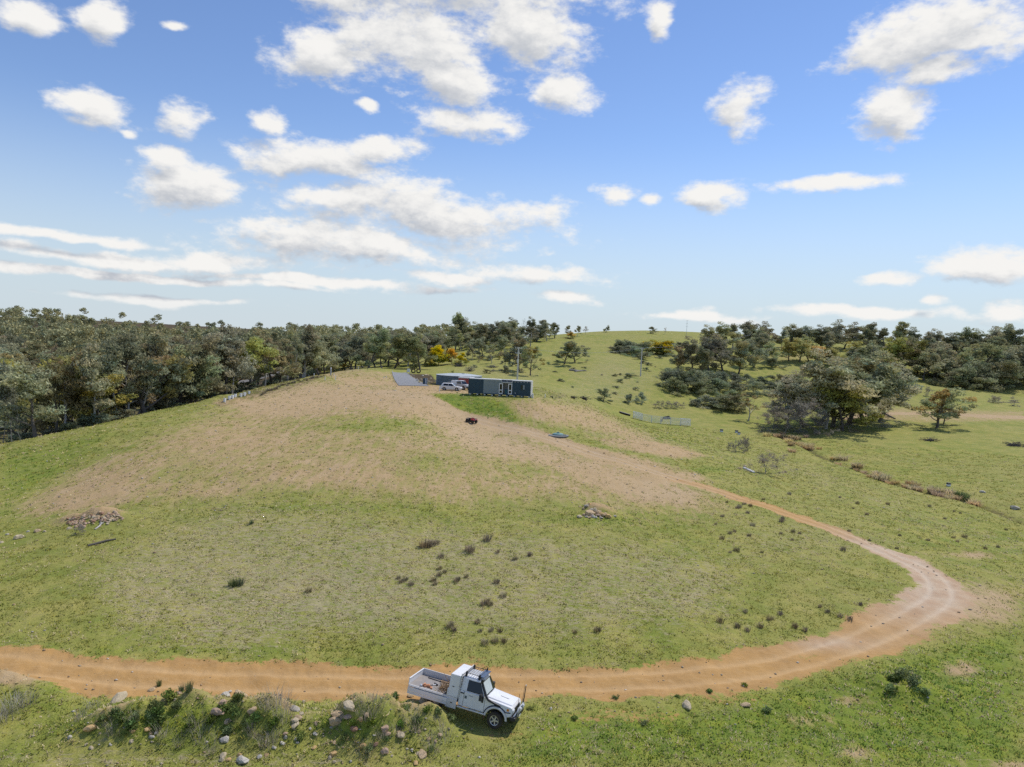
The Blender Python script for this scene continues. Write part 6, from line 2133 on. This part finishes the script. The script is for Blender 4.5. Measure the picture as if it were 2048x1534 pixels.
for px, py, w, cn, lab in HR:
    rock_px(px, py, w, cn, lab or NAMES[cn] + ' stone in the heap on the grass below the bare slope', None if lab else 'stones in the heap below the slope')
# long heap on the left
for k in range(130):
    t = random.uniform(-1, 1); s = random.gauss(0, .42)
    px, py = 188 + t * 52 + s * 8, 1040 - t * 8 + s * 11
    cn = random.choice(('tan', 'pink', 'pink', 'cream', 'red', 'tan'))
    rock_px(px, py, random.uniform(4, 7.5), cn, NAMES[cn] + ' field stone in the long heap on the left slope', 'stones in the long heap')
for px, py, w, cn, lab in [(37, 1077, 15, 'cream', 'large cream boulder alone below the long stone heap'), (2, 1086, 9, 'cream', 'pale stone beyond the large cream boulder'), (76, 1063, 10, 'tan', 'brown stone between boulder and long heap'), (14, 1070, 6, 'white', 'small pale stone near the cream boulder'), (56, 1064, 5, 'white', 'small white stone just above the cream boulder'),
                           (90, 1064, 6, 'cream', 'small cream stone nearest the long heap'), (138, 1058, 8, 'cream', 'pale stone at the tail of the long heap'), (203, 1048, 7, 'white', 'white stone in front of the long heap'), (1965, 985, 9, 'white', 'white stone in the grass above the creek'), (2030, 1018, 16, 'grey', 'grey rock in the creek bed')]:
    rock_px(px, py, w, cn, lab)
for px, py, w in [(822, 754, 5), (828, 757, 4), (835, 762, 6), (838, 766, 5), (845, 752, 4), (852, 751, 5), (856, 751, 4), (842, 760, 5), (862, 757, 4), (858, 764, 5), (864, 766, 5), (833, 759, 4)]:
    cn = random.choice(('cream', 'tan', 'white'))
    rock_px(px, py, w, cn, NAMES[cn] + ' stone in the cut bank beside the drive', 'stones in the cut bank')


def tuft_mesh(name, seed, n, h, spread, width, mat, lean=.6, segs=True):
    """a clump of upright blades"""
    R = np.random.default_rng(seed)
    a = R.uniform(0, 6.28, n); s = spread * np.sqrt(R.uniform(0, 1, n)) * .45
    bx, by = np.cos(a) * s, np.sin(a) * s
    t = a + R.uniform(-.9, .9, n); L = R.uniform(.5, 1.0, n) * h; ln = R.uniform(.1, 1, n) * lean * L
    w = width * R.uniform(.6, 1.3, n)
    px, py = -np.sin(t) * w, np.cos(t) * w
    mx_, my_ = bx + np.cos(t) * ln * .4, by + np.sin(t) * ln * .4
    tx, ty = bx + np.cos(t) * ln, by + np.sin(t) * ln
    st = lambda x_, y_, z_: np.stack([x_, y_, z_ * np.ones(n)], -1)
    V = np.stack([st(bx - px, by - py, -.05), st(bx + px, by + py, -.05), st(mx_ + px * .8, my_ + py * .8, L * .62), st(mx_ - px * .8, my_ - py * .8, L * .62), st(tx + px * .15, ty + py * .15, L), st(tx - px * .15, ty - py * .15, L)], 1)
    o6 = 6 * np.arange(n)[:, None]
    F = np.concatenate([o6 + np.array([[0, 1, 2, 3]]), o6 + np.array([[3, 2, 4, 5]])])
    C = (R.uniform(.65, 1.35, (n, 1, 1)) * np.ones((1, 6, 3))).reshape(-1, 3)
    return array_mesh(name, V.reshape(-1, 3), F, mat, False, C)


TUS = [tuft_mesh('tussock', 200 + i, 120, .45, .6, .012, M_leaf_brown, .8) for i in range(3)]
TUSG = [tuft_mesh('tussock', 210 + i, 150, .65, .85, .018, M_leaf_dry, .9) for i in range(3)]
TUSD = [tuft_mesh('tussock', 220 + i, 130, .6, .6, .014, M_leaf_rush, .6) for i in range(2)]
WISP = [tuft_mesh('dry_weed', 230 + i, 70, .8, .9, .006, M_leaf_wisp, 1.1) for i in range(3)]


def weed_mesh(seed):
    R = np.random.default_rng(seed)
    cent = [(R.normal() * .28, R.normal() * .28, R.uniform(.05, .30)) for _ in range(9)]
    cent = [(x * .55, y * .55, z) for x, y, z in cent]
    V, F, C = leaf_cloud(cent, [R.uniform(.18, .27) for _ in range(9)], 42, .12, R, .1, .8, None, .3, .55)
    return array_mesh('weed', V, F, M_leaf_weed, False, C)


WEED = [weed_mesh(300 + i) for i in range(4)]
cnt = [0]


def spot(meshes, px, py, s, name, label, cat, group=None, sz=1.0):
    cnt[0] += 1
    p = pg(px, py)
    o = link_mesh(name, meshes[cnt[0] % len(meshes)], None, (p[0], p[1], p[2] - .02), (0, 0, random.uniform(0, 6.28)), (s, s, s * sz))
    return tag(o, label, cat, group)


for px, py, s in [(243, 1440, 1.1), (258, 1452, 1.0), (266, 1462, .9), (232, 1428, .8), (305, 1418, 1.0), (340, 1398, 1.1), (318, 1432, 1.0), (326, 1446, 1.0), (310, 1455, .8), (352, 1420, .8), (460, 1428, 1.25), (468, 1433, 1.0), (508, 1440, 1.1), (475, 1402, .9), (552, 1450, 1.0), (456, 1468, .9), (604, 1478, .8), (205, 1440, .7),
                  (300, 1440, .9), (270, 1440, .9), (380, 1455, .8), (425, 1450, .9), (535, 1462, .8)]:
    spot(WEED, px, py, s * .8, 'weed', 'leafy dark green weed on the long mound beside the track', 'weed', 'weeds on the long mound', 1.2)
for px, py, s in [(790, 1396, .9), (745, 1445, .9), (835, 1445, .9), (770, 1480, .8), (705, 1450, .8), (855, 1425, .8), (900, 1440, .9), (740, 1500, .8), (800, 1450, .8), (860, 1500, .7), (690, 1480, .8), (815, 1420, .8), (875, 1425, .8)]:
    spot(WEED, px, py, s * .75, 'weed', 'leafy green weed on the mound nearest the truck', 'weed', 'weeds on the mound nearest the truck', 1.0)
for px, py, s in [(1808, 1352, 1.3), (1790, 1362, 1.2), (1830, 1365, 1.2), (1780, 1380, 1.0), (1845, 1385, 1.0), (1535, 1425, .7), (1290, 1450, .6), (1420, 1385, .6), (1355, 1395, .5), (1490, 1372, .5), (1230, 1398, .5), (1150, 1440, .6), (1060, 1420, .5)]:
    spot(WEED, px, py, s, 'weed', 'low green weed along the grass side of the track', 'weed', 'weeds on the grass side of the track', .8)
for px, py, s in [(560, 1425, 1.3), (540, 1412, 1.2), (570, 1440, 1.0), (405, 1482, 1.0), (425, 1500, .8), (535, 1492, 1.0), (545, 1485, .9), (190, 1415, .8), (160, 1440, .8), (330, 1470, .8), (260, 1440, .7), (395, 1450, .9), (30, 1420, 1.2), (12, 1440, 1.2), (55, 1410, .9), (510, 1470, .8), (230, 1470, .8), (360, 1490, .7)]:
    spot(WISP, px, py, s, 'dry_weed', 'wispy dead grey weed stalks on the long mound beside the track', 'weed', 'dead stalks on the long mound')
for px, py, s in [(735, 1432, 1.2), (748, 1420, 1.0), (865, 1500, 1.0), (890, 1480, .9), (835, 1460, .9), (795, 1470, .8), (730, 1510, .8), (765, 1470, .8), (880, 1450, .8), (820, 1440, .9)]:
    spot(WISP, px, py, s, 'dry_weed', 'wispy dead grey weed stalks on the mound nearest the truck', 'weed', 'dead stalks on the mound nearest the truck')
for px, py, s in [(318, 1372, .6), (363, 1385, .7), (378, 1382, .8)]:
    spot(TUSD, px, py, s * .7, 'weed_stalk', 'dark upright weed stalk on top of the long mound', 'weed', 'upright stalks on the long mound', 1.6)
# brown tussocks in the middle paddock
for px, py, s in [(850, 1095, 2.0), (862, 1092, 1.6), (873, 1088, 1.2), (940, 1103, 1.7), (975, 1080, 1.7), (882, 1115, 1.1), (880, 1138, .8), (889, 1146, .8), (878, 1152, .8), (867, 1163, .9), (870, 1170, .8), (913, 1163, .9), (917, 1160, .8), (932, 1155, .8), (993, 1166, 1.0), (1006, 1195, 1.0), (974, 1206, 1.0), (966, 1210, .9), (980, 1210, .9),
                  (812, 1160, .8), (803, 1165, .9), (823, 1170, .9), (797, 1158, .8), (617, 1184, 1.0), (900, 1254, 1.1), (908, 1262, .8), (955, 1246, .9), (982, 1262, .8), (1000, 1264, .8), (970, 1288, 1.0), (990, 1284, 1.0), (1008, 1284, .9), (960, 1264, .6), (1030, 1120, .9), (1060, 1112, 1.0), (1195, 1262, 1.0), (1150, 1266, .6),
                  (995, 1105, .8), (1440, 1245, 1.1), (1475, 1255, 1.0), (1495, 1262, .9), (1520, 1255, .9), (1540, 1240, 1.0), (1560, 1230, .9), (1490, 1225, .8), (1590, 1255, .9), (1680, 1235, .8), (1700, 1240, .9), (1655, 1225, .8), (1720, 1210, .8), (1610, 1262, .8), (1640, 1215, .7)]:
    spot(TUS, px, py, s * .8, 'grass_tussock', 'dark brown grass tussock in the middle paddock', 'tussock', 'brown tussocks in the middle paddock')
for px, py, s in [(465, 1172, 1.5), (480, 1170, 1.5), (503, 1048, 1.0)]:
    spot(TUSD, px, py, s * .65, 'rush_clump', 'dark green rush clump in the straw-coloured paddock', 'rush', 'green rush clumps in the straw paddock')
# tussocks down the creek line
for k in range(62):
    i = int(random.random() ** 1.3 * (len(GULLY) - 12))
    q = GULLY[i]
    x, y = q[0] + random.gauss(0, 1.0 + 1.2 * (i < 22)), q[1] + random.gauss(0, .9 + 1.6 * (i < 22))
    s = random.uniform(1.2, 2.3)
    o = link_mesh('creek_tussock', TUSG[k % 3], None, (x, y, float(gz(x, y)) - .02), (0, 0, random.uniform(0, 6)), (s, s, s * .8)); tag(o, 'golden brown tussock along the little creek', 'tussock', 'tussocks along the creek')
for px, py, s in [(1920, 995, 1.9), (1932, 999, 1.8), (1912, 993, 1.4)]:
    spot(TUSD, px, py, s, 'creek_rush', 'dark green rush clump across the creek line', 'rush', 'dark rushes at the creek')
for k in range(60):
    px, py = random.uniform(1400, 2040), random.uniform(985, 1110)
    p = pg(px, py)
    if float(zone_at(TRACK, p[0], p[1])) > .2 or py < 940 + (px - 1400) * .16: continue
    s = random.uniform(.5, 1.0)
    o = link_mesh('grass_tussock', TUS[k % 3], None, (p[0], p[1], p[2] - .02), (0, 0, 0), (s, s, s)); tag(o, 'small brown tussock between track and creek', 'tussock', 'small tussocks between track and creek')
for k in range(34):
    t = k / 33
    px, py = 520 + 125 * t + random.gauss(0, 2), 789 - 36 * t - 5 * math.sin(t * 3.1) * .6 + random.gauss(0, 1.2)
    p = pg(px, py)
    s = random.uniform(.7, 1.4)
    o = link_mesh('ridge_tussock', TUS[k % 3], None, (p[0], p[1], p[2] - .02), (0, 0, 0), (s, s, s)); tag(o, 'brown tussock in the planted row along the ridge bank', 'tussock', 'tussocks on the ridge bank')


def log(a, b, r, label, mat=None, name='fallen_log'):
    p, q = pg(*a), pg(*b)
    d = q - p
    pts = [(0, 0, 0)] + [tuple(d * t + np.array([random.gauss(0, .08), random.gauss(0, .08), random.uniform(0, .06)])) for t in (.35, .7)] + [tuple(d)]
    o = MB().tube(pts, [r, r * .9, r * .8, r * .6], 8).build(name, mat or M_deadwood, None, smooth=True)
    o.location = tuple(p + np.array([0, 0, r * .6])); tag(o, label, 'log')


log((176, 1093), (232, 1080), .10, 'dark fallen branch lying in the grass below the long stone heap', M_bark_dark)
log((190, 1060), (206, 1047), .07, 'pale bleached branch beside the leafless shrub', M_bark_white)
log((1138, 741), (1158, 743), .35, 'grey fallen log below the twin gum', M_deadwood)
log((1150, 744), (1172, 742), .30, 'second grey fallen log crossing the first below the twin gum', M_deadwood)
log((1790, 838), (1735, 812), .20, 'dark drooping dead limb reaching from the creek grove', M_bark_dark, 'fallen_limb')
log((1975, 804), (2040, 806), .12, 'weathered log in the right paddock', M_deadwood)


def brush(px, py, w, h, label, mat=None, n=60):
    p = pg(px, py); s = 1384 / p[1]
    W, Hh = w / s / 2, h / s
    R = np.random.default_rng(int(px))
    mb = MB()
    for k in range(n):
        a = np.array([R.normal() * W * .5, R.normal() * W * .3, abs(R.normal()) * Hh * .35])
        d = np.array([R.normal() * W * .5, R.normal() * W * .4, R.uniform(-.1, .5) * Hh])
        mb.tube([a, a + d * .5, a + d], [.07, .05, .02], 4)
    mb.hexa([(-W * .7, -W * .3, -.2), (W * .7, -W * .3, -.2), (W * .7, W * .3, -.2), (-W * .7, W * .3, -.2), (-W * .35, -W * .12, Hh * .55), (W * .35, -W * .12, Hh * .5), (W * .35, W * .12, Hh * .5), (-W * .35, W * .12, Hh * .55)])
    o = mb.build('brush_pile', mat or M_bark_dark); o.location = tuple(p); tag(o, label, 'brush pile')


brush(918, 733, 24, 8, 'dark brush pile behind the water tank')
brush(940, 743, 12, 6, 'smaller brush pile nearest the water tank')
brush(1168, 799, 18, 7, 'dark brush pile in the valley below the small round tree')
brush(1146, 797, 12, 6, 'small brush heap beside the valley brush pile')
brush(1860, 882, 26, 7, 'low dark brush pile in front of the lone wide gum')
brush(2028, 892, 40, 9, 'long dark brush pile at the right paddock edge')
brush(985, 735, 20, 6, 'grey brush heap left of the power pole', M_deadwood)
brush(1230, 665 + 32, 30, 6, 'low grey scrub patch left of the hillside thicket', M_deadwood)
